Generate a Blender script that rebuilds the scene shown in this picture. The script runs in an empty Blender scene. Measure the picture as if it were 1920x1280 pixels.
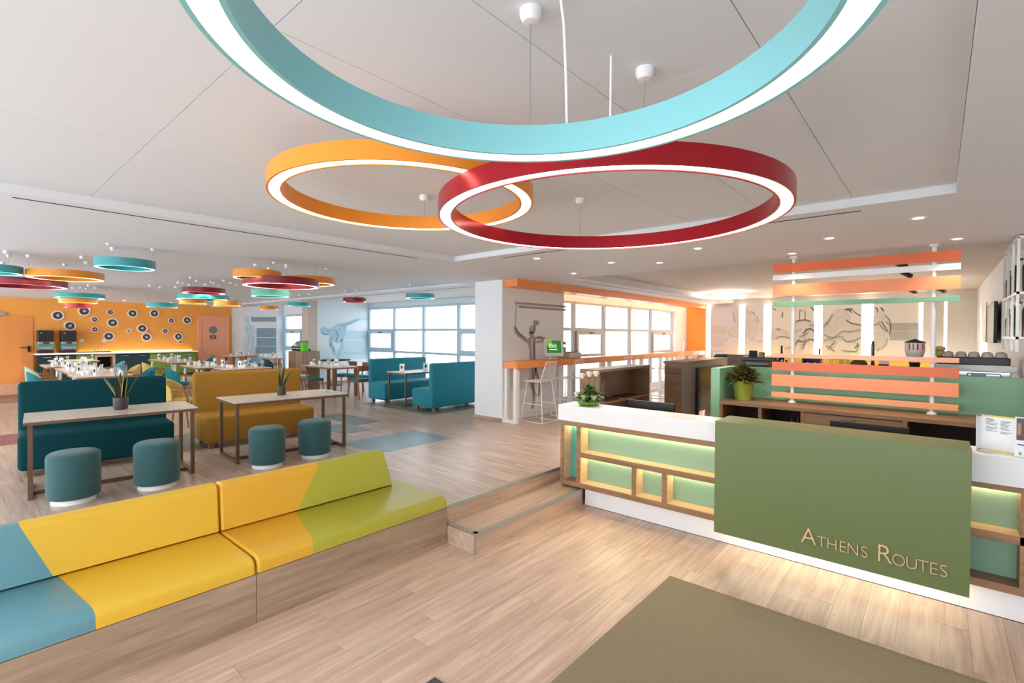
import bpy, bmesh, math, random
from mathutils import Vector, Matrix

random.seed(7)
S = bpy.context.scene
COL = S.collection

# ------------------------------------------------------------------ camera
F_PX = 922.0
YAW, PIT, ROL = math.radians(40.9), math.radians(-0.84), math.radians(-0.30)
CAMZ = 1.93
_f = Vector((-math.sin(YAW) * math.cos(PIT), math.cos(YAW) * math.cos(PIT), math.sin(PIT)))
_r = Vector((math.cos(YAW), math.sin(YAW), 0))
_d = _f.cross(_r)
_c, _s = math.cos(ROL), math.sin(ROL)
CX = _c * _r + _s * _d
CY = -_s * _r + _c * _d
cam = bpy.data.cameras.new('camera')
camo = bpy.data.objects.new('camera', cam)
COL.objects.link(camo)
cam.sensor_width = 36.0
cam.lens = F_PX / 1920 * 36
cam.clip_start = 0.05
cam.clip_end = 200
m = Matrix((CX, -CY, -_f)).transposed().to_4x4()
m.translation = (0, 0, CAMZ)
camo.matrix_world = m
S.camera = camo

# ------------------------------------------------------------------ world, exposure, lamps
S.view_settings.view_transform = 'Standard'
S.view_settings.look = 'None'
S.view_settings.gamma = 1
S.view_settings.use_curve_mapping = False
S.view_settings.exposure = 0.6
S.cycles.use_denoising = True
S.cycles.max_bounces = 8
S.cycles.diffuse_bounces = 5
S.cycles.glossy_bounces = 3
S.cycles.transparent_max_bounces = 8
S.cycles.sample_clamp_indirect = 6
S.cycles.caustics_reflective = False
S.cycles.caustics_refractive = False
W = bpy.data.worlds.new('sky')
S.world = W
W.use_nodes = True
W.node_tree.nodes['Background'].inputs[0].default_value = (0.86, 0.94, 1.0, 1)
W.node_tree.nodes['Background'].inputs[1].default_value = 3.9

RING_E = 5.5
SPOT_W = 45.0
LED_E = 32.0


def area_lamp(name, loc, sx, sy, power, col=(1, 1, 1), rot=(0, 0, 0)):
    """A lamp the room really has: the light of a flush panel or a strip."""
    l = bpy.data.lights.new(name, 'AREA')
    l.shape = 'RECTANGLE'
    l.size, l.size_y, l.energy, l.color = sx, sy, power, col
    o = bpy.data.objects.new(name, l)
    o.location, o.rotation_euler = loc, rot
    COL.objects.link(o)
    return o


# ------------------------------------------------------------------ helpers
def ray(x, y):
    return (CX * ((x - 960) / F_PX) + CY * ((y - 640) / F_PX) + _f)


def on_x(x, y, X):
    d = ray(x, y)
    return Vector((0, 0, CAMZ)) + d * (X / d.x)


def on_y(x, y, Y):
    d = ray(x, y)
    return Vector((0, 0, CAMZ)) + d * (Y / d.y)


def on_z(x, y, z):
    d = ray(x, y)
    return Vector((0, 0, CAMZ)) + d * ((z - CAMZ) / d.z)


def lin(c):
    r = []
    for v in c:
        v = v / 255
        r.append(v / 12.92 if v <= 0.04045 else ((v + 0.055) / 1.055) ** 2.4)
    return (*r, 1)


MATS = {}


def mat(name, rgb, rough=0.5, metal=0.0, var=0.06, vs=6.0, bump=0.0, bs=200.0, spec=0.5, coat=0.0, sheen=0.0, seed=False):
    if name in MATS:
        return MATS[name]
    M = bpy.data.materials.new(name)
    M.use_nodes = True
    t = M.node_tree
    b = t.nodes['Principled BSDF']
    b.inputs['Roughness'].default_value = rough
    b.inputs['Metallic'].default_value = metal
    b.inputs['Specular IOR Level'].default_value = spec
    b.inputs['Coat Weight'].default_value = coat
    b.inputs['Sheen Weight'].default_value = sheen
    co = t.nodes.new('ShaderNodeTexCoord')
    n = t.nodes.new('ShaderNodeTexNoise')
    n.inputs['Scale'].default_value = vs
    n.inputs['Detail'].default_value = 4
    t.links.new(co.outputs['Object'], n.inputs['Vector'])
    mx = t.nodes.new('ShaderNodeMix')
    mx.data_type = 'RGBA'
    c = lin(rgb)
    mx.inputs[6].default_value = (*[v * (1 - var) for v in c[:3]], 1)
    mx.inputs[7].default_value = (*[min(1, v * (1 + var)) for v in c[:3]], 1)
    t.links.new(n.outputs['Fac'], mx.inputs[0])
    t.links.new(mx.outputs[2], b.inputs['Base Color'])
    if bump:
        n2 = t.nodes.new('ShaderNodeTexNoise')
        n2.inputs['Scale'].default_value = bs
        n2.inputs['Detail'].default_value = 2
        t.links.new(co.outputs['Object'], n2.inputs['Vector'])
        bp = t.nodes.new('ShaderNodeBump')
        bp.inputs['Strength'].default_value = bump
        bp.inputs['Distance'].default_value = 0.004
        t.links.new(n2.outputs['Fac'], bp.inputs['Height'])
        t.links.new(bp.outputs['Normal'], b.inputs['Normal'])
    MATS[name] = M
    return M


def wood(name, dark, light, axis=0, rough=0.45, sc=1.0, rnd=0.25, planks=None, world=False, spec=0.5):
    """Streaky timber; grain along axis; each object shifted by its own random value."""
    if name in MATS:
        return MATS[name]
    M = bpy.data.materials.new(name)
    M.use_nodes = True
    t = M.node_tree
    b = t.nodes['Principled BSDF']
    b.inputs['Roughness'].default_value = rough
    b.inputs['Specular IOR Level'].default_value = spec
    co = t.nodes.new('ShaderNodeTexCoord')
    oi = t.nodes.new('ShaderNodeObjectInfo')
    add = t.nodes.new('ShaderNodeVectorMath')
    add.operation = 'ADD'
    t.links.new(co.outputs['Object'], add.inputs[0])
    mul = t.nodes.new('ShaderNodeVectorMath')
    mul.operation = 'SCALE'
    mul.inputs[0].default_value = (13.1, 7.7, 3.3)
    t.links.new(oi.outputs['Random'], mul.inputs['Scale'])
    t.links.new(mul.outputs[0], add.inputs[1])
    mp = t.nodes.new('ShaderNodeMapping')
    s = [22 * sc, 22 * sc, 22 * sc]
    s[axis] = 1.3 * sc
    mp.inputs['Scale'].default_value = s
    t.links.new(add.outputs[0], mp.inputs['Vector'])
    n = t.nodes.new('ShaderNodeTexNoise')
    n.inputs['Scale'].default_value = 1.0
    n.inputs['Detail'].default_value = 6
    n.inputs['Roughness'].default_value = 0.62
    n.inputs['Distortion'].default_value = 0.6
    t.links.new(mp.outputs[0], n.inputs['Vector'])
    r = t.nodes.new('ShaderNodeValToRGB')
    r.color_ramp.elements[0].position = 0.30
    r.color_ramp.elements[1].position = 0.70
    r.color_ramp.elements[0].color = lin(dark)
    r.color_ramp.elements[1].color = lin(light)
    t.links.new(n.outputs['Fac'], r.inputs['Fac'])
    # broad clouding
    mp2 = t.nodes.new('ShaderNodeMapping')
    s2 = [3.5, 3.5, 3.5]
    s2[axis] = 0.8
    mp2.inputs['Scale'].default_value = s2
    t.links.new(add.outputs[0], mp2.inputs['Vector'])
    n2 = t.nodes.new('ShaderNodeTexNoise')
    n2.inputs['Scale'].default_value = 1.0
    n2.inputs['Detail'].default_value = 3
    t.links.new(mp2.outputs[0], n2.inputs['Vector'])
    sm = t.nodes.new('ShaderNodeMath')
    sm.operation = 'MULTIPLY_ADD'
    sm.inputs[1].default_value = rnd
    t.links.new(oi.outputs['Random'], sm.inputs[0])
    t.links.new(n2.outputs['Fac'], sm.inputs[2])
    mr = t.nodes.new('ShaderNodeMapRange')
    mr.inputs[1].default_value = 0.3
    mr.inputs[2].default_value = 0.7 + rnd
    mr.inputs[3].default_value = 0.84
    mr.inputs[4].default_value = 1.12
    t.links.new(sm.outputs[0], mr.inputs[0])
    hs = t.nodes.new('ShaderNodeHueSaturation')
    t.links.new(r.outputs['Color'], hs.inputs['Color'])
    t.links.new(mr.outputs[0], hs.inputs['Value'])
    out = hs.outputs['Color']
    if planks:
        br = t.nodes.new('ShaderNodeTexBrick')
        br.inputs['Color1'].default_value = (1, 1, 1, 1)
        br.inputs['Color2'].default_value = (0.86, 0.86, 0.86, 1)
        br.inputs['Mortar'].default_value = (0.55, 0.55, 0.55, 1)
        br.inputs['Scale'].default_value = 1
        br.inputs['Mortar Size'].default_value = 0.0012
        br.inputs['Brick Width'].default_value = 1.2
        br.inputs['Row Height'].default_value = 0.18
        t.links.new(co.outputs['Object'], br.inputs['Vector'])
        mm = t.nodes.new('ShaderNodeMix')
        mm.data_type = 'RGBA'
        mm.blend_type = 'MULTIPLY'
        mm.inputs[0].default_value = 1
        t.links.new(out, mm.inputs[6])
        t.links.new(br.outputs['Color'], mm.inputs[7])
        out = mm.outputs[2]
    t.links.new(out, b.inputs['Base Color'])
    bp = t.nodes.new('ShaderNodeBump')
    bp.inputs['Strength'].default_value = 0.08
    bp.inputs['Distance'].default_value = 0.002
    t.links.new(n.outputs['Fac'], bp.inputs['Height'])
    t.links.new(bp.outputs['Normal'], b.inputs['Normal'])
    MATS[name] = M
    return M


def emit(name, rgb, st):
    if name in MATS:
        return MATS[name]
    M = bpy.data.materials.new(name)
    M.use_nodes = True
    b = M.node_tree.nodes['Principled BSDF']
    b.inputs['Base Color'].default_value = (0.9, 0.9, 0.9, 1) if st > 1.5 else (0.03, 0.03, 0.03, 1)
    b.inputs['Emission Color'].default_value = lin(rgb)
    b.inputs['Emission Strength'].default_value = st
    MATS[name] = M
    return M


def glass(name, tint=(1, 1, 1), refl=0.06):
    M = bpy.data.materials.new(name)
    M.use_nodes = True
    t = M.node_tree
    t.nodes.clear()
    o = t.nodes.new('ShaderNodeOutputMaterial')
    mx = t.nodes.new('ShaderNodeMixShader')
    mx.inputs[0].default_value = refl
    tr = t.nodes.new('ShaderNodeBsdfTransparent')
    tr.inputs[0].default_value = (*tint, 1)
    g = t.nodes.new('ShaderNodeBsdfGlossy')
    g.inputs['Roughness'].default_value = 0.02
    t.links.new(tr.outputs[0], mx.inputs[1])
    t.links.new(g.outputs[0], mx.inputs[2])
    t.links.new(mx.outputs[0], o.inputs[0])
    MATS[name] = M
    return M


def world_loc(o):
    v = Vector((0, 0, 0))
    while o is not None:
        v += o.location
        o = o.parent
    return v


class MB:
    """Collects shapes and links them as ONE mesh object."""

    def __init__(self):
        self.bm = bmesh.new()
        self.mi = 0

    def _face(self, vs):
        try:
            f = self.bm.faces.new(vs)
            f.material_index = self.mi
            return f
        except ValueError:
            return None

    def box(self, x0, x1, y0, y1, z0, z1, bev=0.0, seg=2):
        x0, x1 = min(x0, x1), max(x0, x1)
        y0, y1 = min(y0, y1), max(y0, y1)
        z0, z1 = min(z0, z1), max(z0, z1)
        v = [self.bm.verts.new(p) for p in ((x0, y0, z0), (x1, y0, z0), (x1, y1, z0), (x0, y1, z0), (x0, y0, z1), (x1, y0, z1), (x1, y1, z1), (x0, y1, z1))]
        fs = [self._face([v[i] for i in q]) for q in ((3, 2, 1, 0), (4, 5, 6, 7), (0, 1, 5, 4), (1, 2, 6, 5), (2, 3, 7, 6), (3, 0, 4, 7))]
        if bev:
            es = list({e for f in fs for e in f.edges})
            bmesh.ops.bevel(self.bm, geom=es, offset=bev, segments=seg, profile=0.5, affect='EDGES', clamp_overlap=True)
        return self

    def rbox(self, c, sx, sy, sz, rot, bev=0.0, seg=2):
        """Box centred at c, turned by rot (Euler xyz)."""
        n0 = set(self.bm.verts)
        self.box(-sx / 2, sx / 2, -sy / 2, sy / 2, -sz / 2, sz / 2, bev, seg)
        from mathutils import Euler
        R = Euler(rot).to_matrix()
        for v in self.bm.verts:
            if v not in n0:
                v.co = R @ v.co + Vector(c)
        return self

    def tube(self, pts, r, n=8, closed=False, cap=True, r1=None):
        pts = [Vector(p) for p in pts]
        k = len(pts)
        rings = []
        up = None
        for i, p in enumerate(pts):
            a = pts[(i - 1) % k] if (i > 0 or closed) else p
            b = pts[(i + 1) % k] if (i < k - 1 or closed) else p
            d = (b - a).normalized()
            if up is None:
                up = Vector((0, 0, 1)) if abs(d.z) < 0.9 else Vector((1, 0, 0))
            u = (up - d * up.dot(d))
            if u.length < 1e-5:
                u = d.orthogonal()
            u.normalize()
            up = u
            w = d.cross(u)
            rr = r if r1 is None else r + (r1 - r) * i / max(1, k - 1)
            rings.append([self.bm.verts.new(p + (u * math.cos(2 * math.pi * j / n) + w * math.sin(2 * math.pi * j / n)) * rr) for j in range(n)])
        for i in range(k if closed else k - 1):
            A, B = rings[i], rings[(i + 1) % k]
            for j in range(n):
                self._face([A[j], A[(j + 1) % n], B[(j + 1) % n], B[j]])
        if cap and not closed:
            self._face(rings[0][::-1])
            self._face(rings[-1])
        return self

    def cyl(self, p0, p1, r0, r1=None, n=16):
        return self.tube([p0, p1], r0, n, r1=r0 if r1 is None else r1)

    def lathe(self, prof, c=(0, 0, 0), n=24, closed=False, axis='z', sx=1.0, sy=1.0):
        """prof: (r, z) pairs turned about a vertical (or other) axis through c."""
        c = Vector(c)
        rings = []
        for r, z in prof:
            ring = []
            for j in range(1 if r < 1e-6 else n):
                a = 2 * math.pi * j / n
                x, y = r * math.cos(a) * sx, r * math.sin(a) * sy
                p = {'z': (x, y, z), 'x': (z, x, y), 'y': (y, z, x)}[axis]
                ring.append(self.bm.verts.new(c + Vector(p)))
            rings.append(ring)
        k = len(rings)
        for i in range(k if closed else k - 1):
            A, B = rings[i], rings[(i + 1) % k]
            for j in range(n):
                a0, a1 = A[j % len(A)], A[(j + 1) % len(A)]
                b0, b1 = B[j % len(B)], B[(j + 1) % len(B)]
                vs = []
                for v in (a0, a1, b1, b0):
                    if v not in vs:
                        vs.append(v)
                if len(vs) > 2:
                    self._face(vs)
        return self

    def loft(self, rows, closed=False, mis=None, caps=False):
        """rows: lists of points of equal length joined by quads."""
        R = [[self.bm.verts.new(p) for p in row] for row in rows]
        n = len(R[0])
        for i in range(len(R) - 1):
            if mis:
                self.mi = mis[i]
            for j in range(n if closed else n - 1):
                self._face([R[i][j], R[i][(j + 1) % n], R[i + 1][(j + 1) % n], R[i + 1][j]])
        if caps:
            if mis:
                self.mi = mis[0]
            self._face(R[0][::-1])
            if mis:
                self.mi = mis[-1]
            self._face(R[-1])
        return self

    def plate(self, pts, nrm, th):
        """A flat outline with thickness th along nrm."""
        nrm = Vector(nrm)
        a = [self.bm.verts.new(Vector(p)) for p in pts]
        b = [self.bm.verts.new(Vector(p) + nrm * th) for p in pts]
        self._face(a[::-1])
        self._face(b)
        k = len(a)
        for i in range(k):
            self._face([a[i], a[(i + 1) % k], b[(i + 1) % k], b[i]])
        return self

    def build(self, name, mats, parent=None, smooth=False, label=None, kind=None, base=None):
        bmesh.ops.recalc_face_normals(self.bm, faces=self.bm.faces[:])
        off = world_loc(parent) if parent is not None else (Vector(base) if base is not None else Vector((0, 0, 0)))
        for v in self.bm.verts:
            v.co -= off
        me = bpy.data.meshes.new(name)
        self.bm.to_mesh(me)
        self.bm.free()
        if not isinstance(mats, (list, tuple)):
            mats = [mats]
        for x in mats:
            me.materials.append(x)
        if smooth:
            for p in me.polygons:
                p.use_smooth = True
            try:
                me.set_sharp_from_angle(angle=math.radians(40))
            except Exception:
                pass
        o = bpy.data.objects.new(name, me)
        COL.objects.link(o)
        if parent is not None:
            o.parent = parent
        elif base is not None:
            o.location = base
        if label:
            o['label'] = label
        if kind:
            o['kind'] = kind
        return o


def B(*a, **k):
    return MB().box(*a, **k)


def thing(name, label, cat, loc=(0, 0, 0), group=None, rz=0.0):
    o = bpy.data.objects.new(name, None)
    COL.objects.link(o)
    o.empty_display_size = 0.1
    o.location = loc
    o.rotation_euler = (0, 0, rz)
    o['label'] = label
    o['category'] = cat
    if group:
        o['group'] = group
    return o


def tag(o, label, cat, group=None):
    o['label'] = label
    o['category'] = cat
    if group:
        o['group'] = group
    return o


def dup(root, loc, rz=0.0, label=None, group=None, sc=None):
    r = root.copy()
    COL.objects.link(r)
    r.location = loc
    r.rotation_euler = (0, 0, rz)
    if label:
        r['label'] = label
    if group:
        r['group'] = group
    if sc:
        r.scale = (sc, sc, sc)
    for ch in list(root.children):
        c = ch.copy()
        COL.objects.link(c)
        c.parent = r
        for g in list(ch.children):
            d = g.copy()
            COL.objects.link(d)
            d.parent = c
    return r


def struct(o):
    o['kind'] = 'structure'
    return o


# ------------------------------------------------------------------ materials
white = mat('white_paint', (234, 237, 241), 0.6, var=0.015)
ceilm = mat('ceiling_paint', (223, 226, 231), 0.75, var=0.015)
ceiltray = mat('ceiling_panel_paint', (224, 227, 233), 0.7, var=0.02, vs=1.5)
ceilbar = mat('bar_ceiling_paint', (215, 208, 202), 0.7, var=0.02)
orange_w = mat('orange_wall_paint', (255, 176, 82), 0.55, var=0.03, vs=2)
orange_d = mat('orange_door_paint', (240, 156, 80), 0.45, var=0.03)
peach_d = mat('peach_door_paint', (252, 178, 142), 0.45, var=0.03)
orange_b = mat('orange_bar_laminate', (240, 146, 74), 0.35, var=0.03)
skirt = wood('skirting_wood', (150, 120, 98), (190, 160, 136), 0, 0.5)
fl_low = wood('lobby_floor_wood', (186, 154, 134), (228, 200, 180), 1, 0.36, 0.9, 0.14)
fl_up = wood('dining_floor_wood', (158, 134, 118), (206, 184, 168), 0, 0.30, 0.9, 0.16)
fl_far = wood('dining_floor_wood_far', (160, 136, 120), (204, 182, 166), 0, 0.30, 0.9, 0.3, planks=True)
step_w = wood('step_wood', (180, 150, 128), (216, 190, 170), 1, 0.4, 0.9, 0.3)
steel = mat('nosing_metal', (178, 178, 172), 0.35, 0.6, var=0.04)
desk_w = wood('desk_walnut', (132, 96, 66), (172, 132, 98), 0, 0.45, 1.2, 0.15)
desk_l = wood('desk_light_lining', (222, 188, 146), (242, 212, 174), 0, 0.5, 1.2, 0.1)
back_w = wood('counter_walnut', (114, 86, 60), (152, 118, 88), 0, 0.45, 1.2, 0.15)
bench_w = wood('bench_oak', (150, 124, 102), (192, 168, 145), 1, 0.5, 0.8, 0.15)
darkin = mat('dark_walnut_inside', (58, 40, 27), 0.6)
mint = mat('mint_back_panel', (142, 178, 150), 0.45, var=0.03)
sage = mat('sage_green_laminate', (128, 176, 142), 0.4, var=0.03)
oliveg = mat('green_desk_laminate', (104, 118, 70), 0.38, var=0.02)
gloss_w = mat('white_laminate', (240, 240, 242), 0.25, var=0.01)
yellow = mat('yellow_leather', (230, 186, 54), 0.42, var=0.04, bump=0.12, bs=400)
amber = mat('amber_leather', (228, 176, 52), 0.42, var=0.04, bump=0.12, bs=400)
lime = mat('lime_leather', (180, 178, 62), 0.40, var=0.04, bump=0.12, bs=400)
bluel = mat('blue_grey_leather', (98, 148, 160), 0.42, var=0.04, bump=0.12, bs=400)
teal_f = mat('teal_wool', (0, 60, 66), 0.85, var=0.10, vs=30, bump=0.3, bs=500, spec=0.2)
teal_b = mat('bright_teal_wool', (0, 124, 142), 0.8, var=0.08, vs=30, bump=0.3, bs=500, sheen=0.15)
gold_f = mat('mustard_wool', (158, 114, 44), 0.85, var=0.08, vs=30, bump=0.3, bs=500, spec=0.2)
ott_f = mat('blue_green_chenille', (46, 88, 92), 0.95, var=0.30, vs=60, bump=0.8, bs=220, sheen=0.25)
black = mat('black_plastic', (22, 22, 24), 0.4)
blackm = mat('matt_black', (16, 16, 17), 0.7)
bronze = mat('bronze_metal', (112, 88, 66), 0.4, 0.35, var=0.05)
wood_c = wood('chair_wood', (118, 74, 44), (164, 110, 70), 2, 0.45, 1.5, 0.2)
wood_t = wood('table_edge_wood', (132, 88, 58), (178, 128, 92), 1, 0.45, 1.5, 0.2)
wht_m = mat('white_metal', (238, 238, 236), 0.35, var=0.01)
ware = mat('white_porcelain', (244, 244, 244), 0.2, var=0.01)
clear = glass('clear_glass', (0.96, 0.98, 0.98), 0.10)
winglass = glass('window_glass', (0.97, 0.99, 1.0), 0.05)
alu = mat('grey_aluminium', (176, 176, 174), 0.4, 0.2, var=0.03)
bluegrey_alu = mat('blue_grey_frame', (178, 204, 216), 0.4, 0.1, var=0.03)
chrome = mat('brushed_steel', (200, 202, 205), 0.22, 0.9, var=0.03)
rug_m = mat('olive_coir', (146, 132, 106), 0.95, var=0.18, vs=90, bump=0.8, bs=300)
darkteal = mat('dark_teal_front', (14, 48, 52), 0.4)
leafgreen = mat('green_front', (96, 132, 52), 0.4)
wire_m = mat('wire_grey', (150, 150, 150), 0.4, 0.5)
diffuser = emit('ring_diffuser_glow', (255, 246, 226), RING_E)
diffuser_s = emit('small_ring_glow', (255, 244, 222), 13.0)
led = emit('led_strip_glow', (255, 232, 182), LED_E)
ledw = emit('led_white_glow', (255, 240, 205), 3.0)
lampglow = emit('downlight_glow', (255, 236, 205), 12.0)
ring_teal = mat('teal_ring_lacquer', (136, 202, 208), 0.35, var=0.02)
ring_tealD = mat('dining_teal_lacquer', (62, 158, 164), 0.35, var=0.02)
ring_or = mat('orange_ring_lacquer', (246, 150, 44), 0.35, var=0.02)
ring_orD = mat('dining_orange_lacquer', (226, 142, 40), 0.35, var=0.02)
ring_red = mat('red_ring_lacquer', (178, 34, 46), 0.24, 0.6, var=0.02)
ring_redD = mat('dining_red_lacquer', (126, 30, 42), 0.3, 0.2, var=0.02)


def marble():
    M = mat('pale_stone_top', (206, 192, 178), 0.3, var=0.12, vs=14)
    t = M.node_tree
    n = [x for x in t.nodes if x.type == 'TEX_NOISE'][0]
    n.inputs['Detail'].default_value = 8
    n.inputs['Distortion'].default_value = 2.5
    mx = [x for x in t.nodes if x.type == 'MIX'][0]
    mx.inputs[6].default_value = lin((142, 122, 106))
    mx.inputs[7].default_value = lin((236, 228, 218))
    return M


stone = marble()

ZU = 0.34          # raised dining floor
ZL = 2.91          # low ceiling
XE = -3.42         # platform edge
ZT = 2.975         # tray ceiling
ZD = 2.985         # dining ceiling
ZB = 3.04          # bar ceiling
ZWIN = 2.935       # ceiling by the booth windows

# ------------------------------------------------------------------ floors
def lay_planks(parent, x0, x1, y0, y1, z, along, m, w=0.18, L=1.2, skip=None):
    """Planks as parts that share one mesh per length."""
    cache = {}
    rows = int(round(((y1 - y0) if along == 'x' else (x1 - x0)) / w))
    a0, a1 = (x0, x1) if along == 'x' else (y0, y1)
    b0 = y0 if along == 'x' else x0
    for r in range(rows):
        off = random.random() * L
        cuts = [a0]
        c = a0 + off
        while c < a1 - 0.12:
            if c - cuts[-1] > 0.12:
                cuts.append(c)
            c += L
        cuts.append(a1)
        for i in range(len(cuts) - 1):
            l = round(cuts[i + 1] - cuts[i], 2)
            key = l
            g = 0.0006
            if key not in cache:
                if along == 'x':
                    o = B(-l / 2 + g, l / 2 - g, -w / 2 + g, w / 2 - g, -0.006, 0).build('plank', m)
                else:
                    o = B(-w / 2 + g, w / 2 - g, -l / 2 + g, l / 2 - g, -0.006, 0).build('plank', m)
                cache[key] = o.data
            else:
                o = bpy.data.objects.new('plank', cache[key])
                COL.objects.link(o)
            mid = (cuts[i] + cuts[i + 1]) / 2
            bb = b0 + (r + 0.5) * w
            o.parent = parent
            o.location = (mid, bb, z) if along == 'x' else (bb, mid, z)


floor = struct(B(XE, 2.6, -3.0, 7.15, -0.2, -0.006).build('floor', fl_low))
lay_planks(floor, XE, 1.44, 0.3, 4.74, 0.0, 'y', fl_low)
rest = MB().box(XE, 1.44, -3.0, 0.3, -0.006, 0).box(1.44, 2.6, -3.0, 4.74, -0.006, 0).box(XE, 2.6, 4.74, 7.15, -0.006, 0).build('floor_boards', fl_low, floor, kind='stuff')

PX0, PX1, PY0, PY1 = -9.18, XE, 0.0, 6.3
floor2 = struct(MB().box(-22.0, XE, -3.0, 16.0, 0.0, ZU - 0.006).box(XE, 0.8, 7.15, 16.0, 0.0, ZU - 0.006).build('floor_dining', fl_far))
lay_planks(floor2, PX0, PX1, PY0, PY1, ZU, 'x', fl_up)
MB().box(-22, PX0, -3, 16, ZU - 0.006, ZU).box(PX0, PX1, -3, PY0, ZU - 0.006, ZU).box(PX0, PX1, PY1, 16, ZU - 0.006, ZU).box(PX1, 0.8, 7.15, 16, ZU - 0.006, ZU).build('floor_boards', fl_far, floor2, kind='stuff')

# coloured vinyl inlays let into the dining floor
in_blue = wood('blue_grey_vinyl', (84, 118, 132), (140, 168, 180), 0, 0.35, 0.9, 0.2)
in_slate = wood('slate_vinyl', (96, 112, 122), (136, 150, 158), 0, 0.35, 0.9, 0.2)
in_moss = wood('moss_vinyl', (88, 98, 92), (122, 132, 124), 0, 0.38, 0.9, 0.2)
in_maroon = wood('maroon_vinyl', (112, 62, 66), (142, 88, 90), 0, 0.4, 0.9, 0.2)
in_grey = wood('grey_vinyl', (104, 92, 88), (138, 124, 118), 0, 0.4, 0.9, 0.2)
for m_, rc in ((in_blue, (-6.53, -5.58, 3.74, 5.06)), (in_slate, (-7.9, -7.06, 4.1, 4.62)), (in_moss, (-9.0, -7.6, 4.66, 5.16)),
               (in_moss, (-9.85, -7.5, 6.24, 9.2)), (in_maroon, (-17.7, -16.75, -1, 1.25)), (in_grey, (-16.75, -15.6, -1, 1.25)),
               (in_maroon, (-10.85, -9.85, -1, 1.6)), (in_moss, (-8.9, -7.6, 1.95, 2.6))):
    k = 0
    y = rc[2]
    while y < rc[3] - 0.01:
        y2 = min(y + 0.44, rc[3])
        B(rc[0], rc[1], y + 0.001, y2 - 0.001, ZU - 0.001, ZU + 0.0015).build('vinyl_tile', m_, floor2)
        y = y2

# steps between lobby and dining floor
steps = struct(B(XE - 0.02, XE, 3.03, 4.9, 0.0, ZU - 0.004).build('trim_steps', step_w))
B(XE, -3.045, 3.045, 4.735, 0.165, 0.18).build('tread', step_w, steps)
B(-3.045, -3.03, 3.045, 4.735, 0.0, 0.165).build('riser', step_w, steps)
B(XE, -3.03, 3.03, 3.045, 0.0, 0.165).build('end_board', step_w, steps)
B(XE, XE + 0.006, 3.03, 5.7, 0.18, ZU - 0.02).build('riser', step_w, steps)
B(XE, -3.305, 4.735, 5.7, 0.0, 0.178).build('end_board', step_w, steps)
nose = lambda x: MB().box(x - 0.045, x + 0.006, 3.03, 4.735, 0.0, 0.003)
MB().box(-3.075, -3.026, 3.028, 4.735, 0.180, 0.184).box(-3.030, -3.026, 3.028, 4.735, 0.15, 0.180).box(XE, -3.03, 3.026, 3.07, 0.180, 0.184).box(-3.05, -3.026, 3.024, 3.030, 0, 0.18).build('nosing', steel, steps)
MB().box(XE - 0.04, XE + 0.010, 3.03, 4.735, ZU, ZU + 0.003).box(XE + 0.006, XE + 0.010, 3.03, 5.7, ZU - 0.03, ZU).box(XE - 0.04, XE + 0.010, 4.735, 5.7, ZU, ZU + 0.003).build('nosing', steel, steps)

# ------------------------------------------------------------------ ceilings
ceil = struct(MB().box(-6.93, -4.95, -3, 16, ZL, 3.3).box(-4.95, 2.6, 4.52, 7.15, ZL, 3.3).box(0.08, 2.6, -3, 4.52, ZL, 3.3).build('ceiling', ceilm))
MB().box(-4.95, -4.75, 7.15, 16, ZL, 3.3).build('ceiling_edge', ceilm, ceil)
struct(B(-22, -6.93, -3, 6.95, ZD, 3.3).build('ceiling_dining', ceilm))
struct(B(-22, -6.93, 6.95, 9.6, ZWIN, 3.3).build('ceiling_windows', ceilm))
struct(B(-4.75, 0.9, 7.15, 16, ZB, 3.3).build('ceiling_bar', ceilbar))
tray = struct(B(-4.95, 0.08, -3, 4.52, ZT + 0.02, 3.3).build('ceiling_tray', ceiltray))
xs = [-4.95, -3.36, -1.74, -1.118, -0.503, 0.08]
ys = [-3.0, -1.74, -0.5, 0.745, 1.965, 3.22, 4.52]
for i in range(len(xs) - 1):
    for j in range(len(ys) - 1):
        g = 0.0018
        B(xs[i] + g, xs[i + 1] - g, ys[j] + g, ys[j + 1] - g, ZT, ZT + 0.02).build('ceiling_panel', ceiltray, tray)


def slot(name, label, x0, x1, y0, y1, z):
    t = thing(name, label, 'vent', ((x0 + x1) / 2, (y0 + y1) / 2, z), 'slot air vents')
    B(x0, x1, y0, y1, z - 0.003, z).build('slot', blackm, t)
    return t


slot('ceiling_slot_vent', 'long black slot vent in the ceiling beam left of the ring lamps', -5.125, -5.107, 0.33, 4.02, ZL)
slot('ceiling_slot_vent', 'black slot vent in the ceiling in front of the tray above the desk', -4.25, -0.47, 4.69, 4.708, ZL)
slot('ceiling_slot_vent', 'thin slot vent in the ceiling along the orange bar soffit', -5.02, -5.005, 7.7, 13.9, ZL)
slot('ceiling_slot_vent', 'thin slot vent in the ceiling before the booth windows', -13.5, -7.2, 7.32, 7.34, ZWIN)

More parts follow.
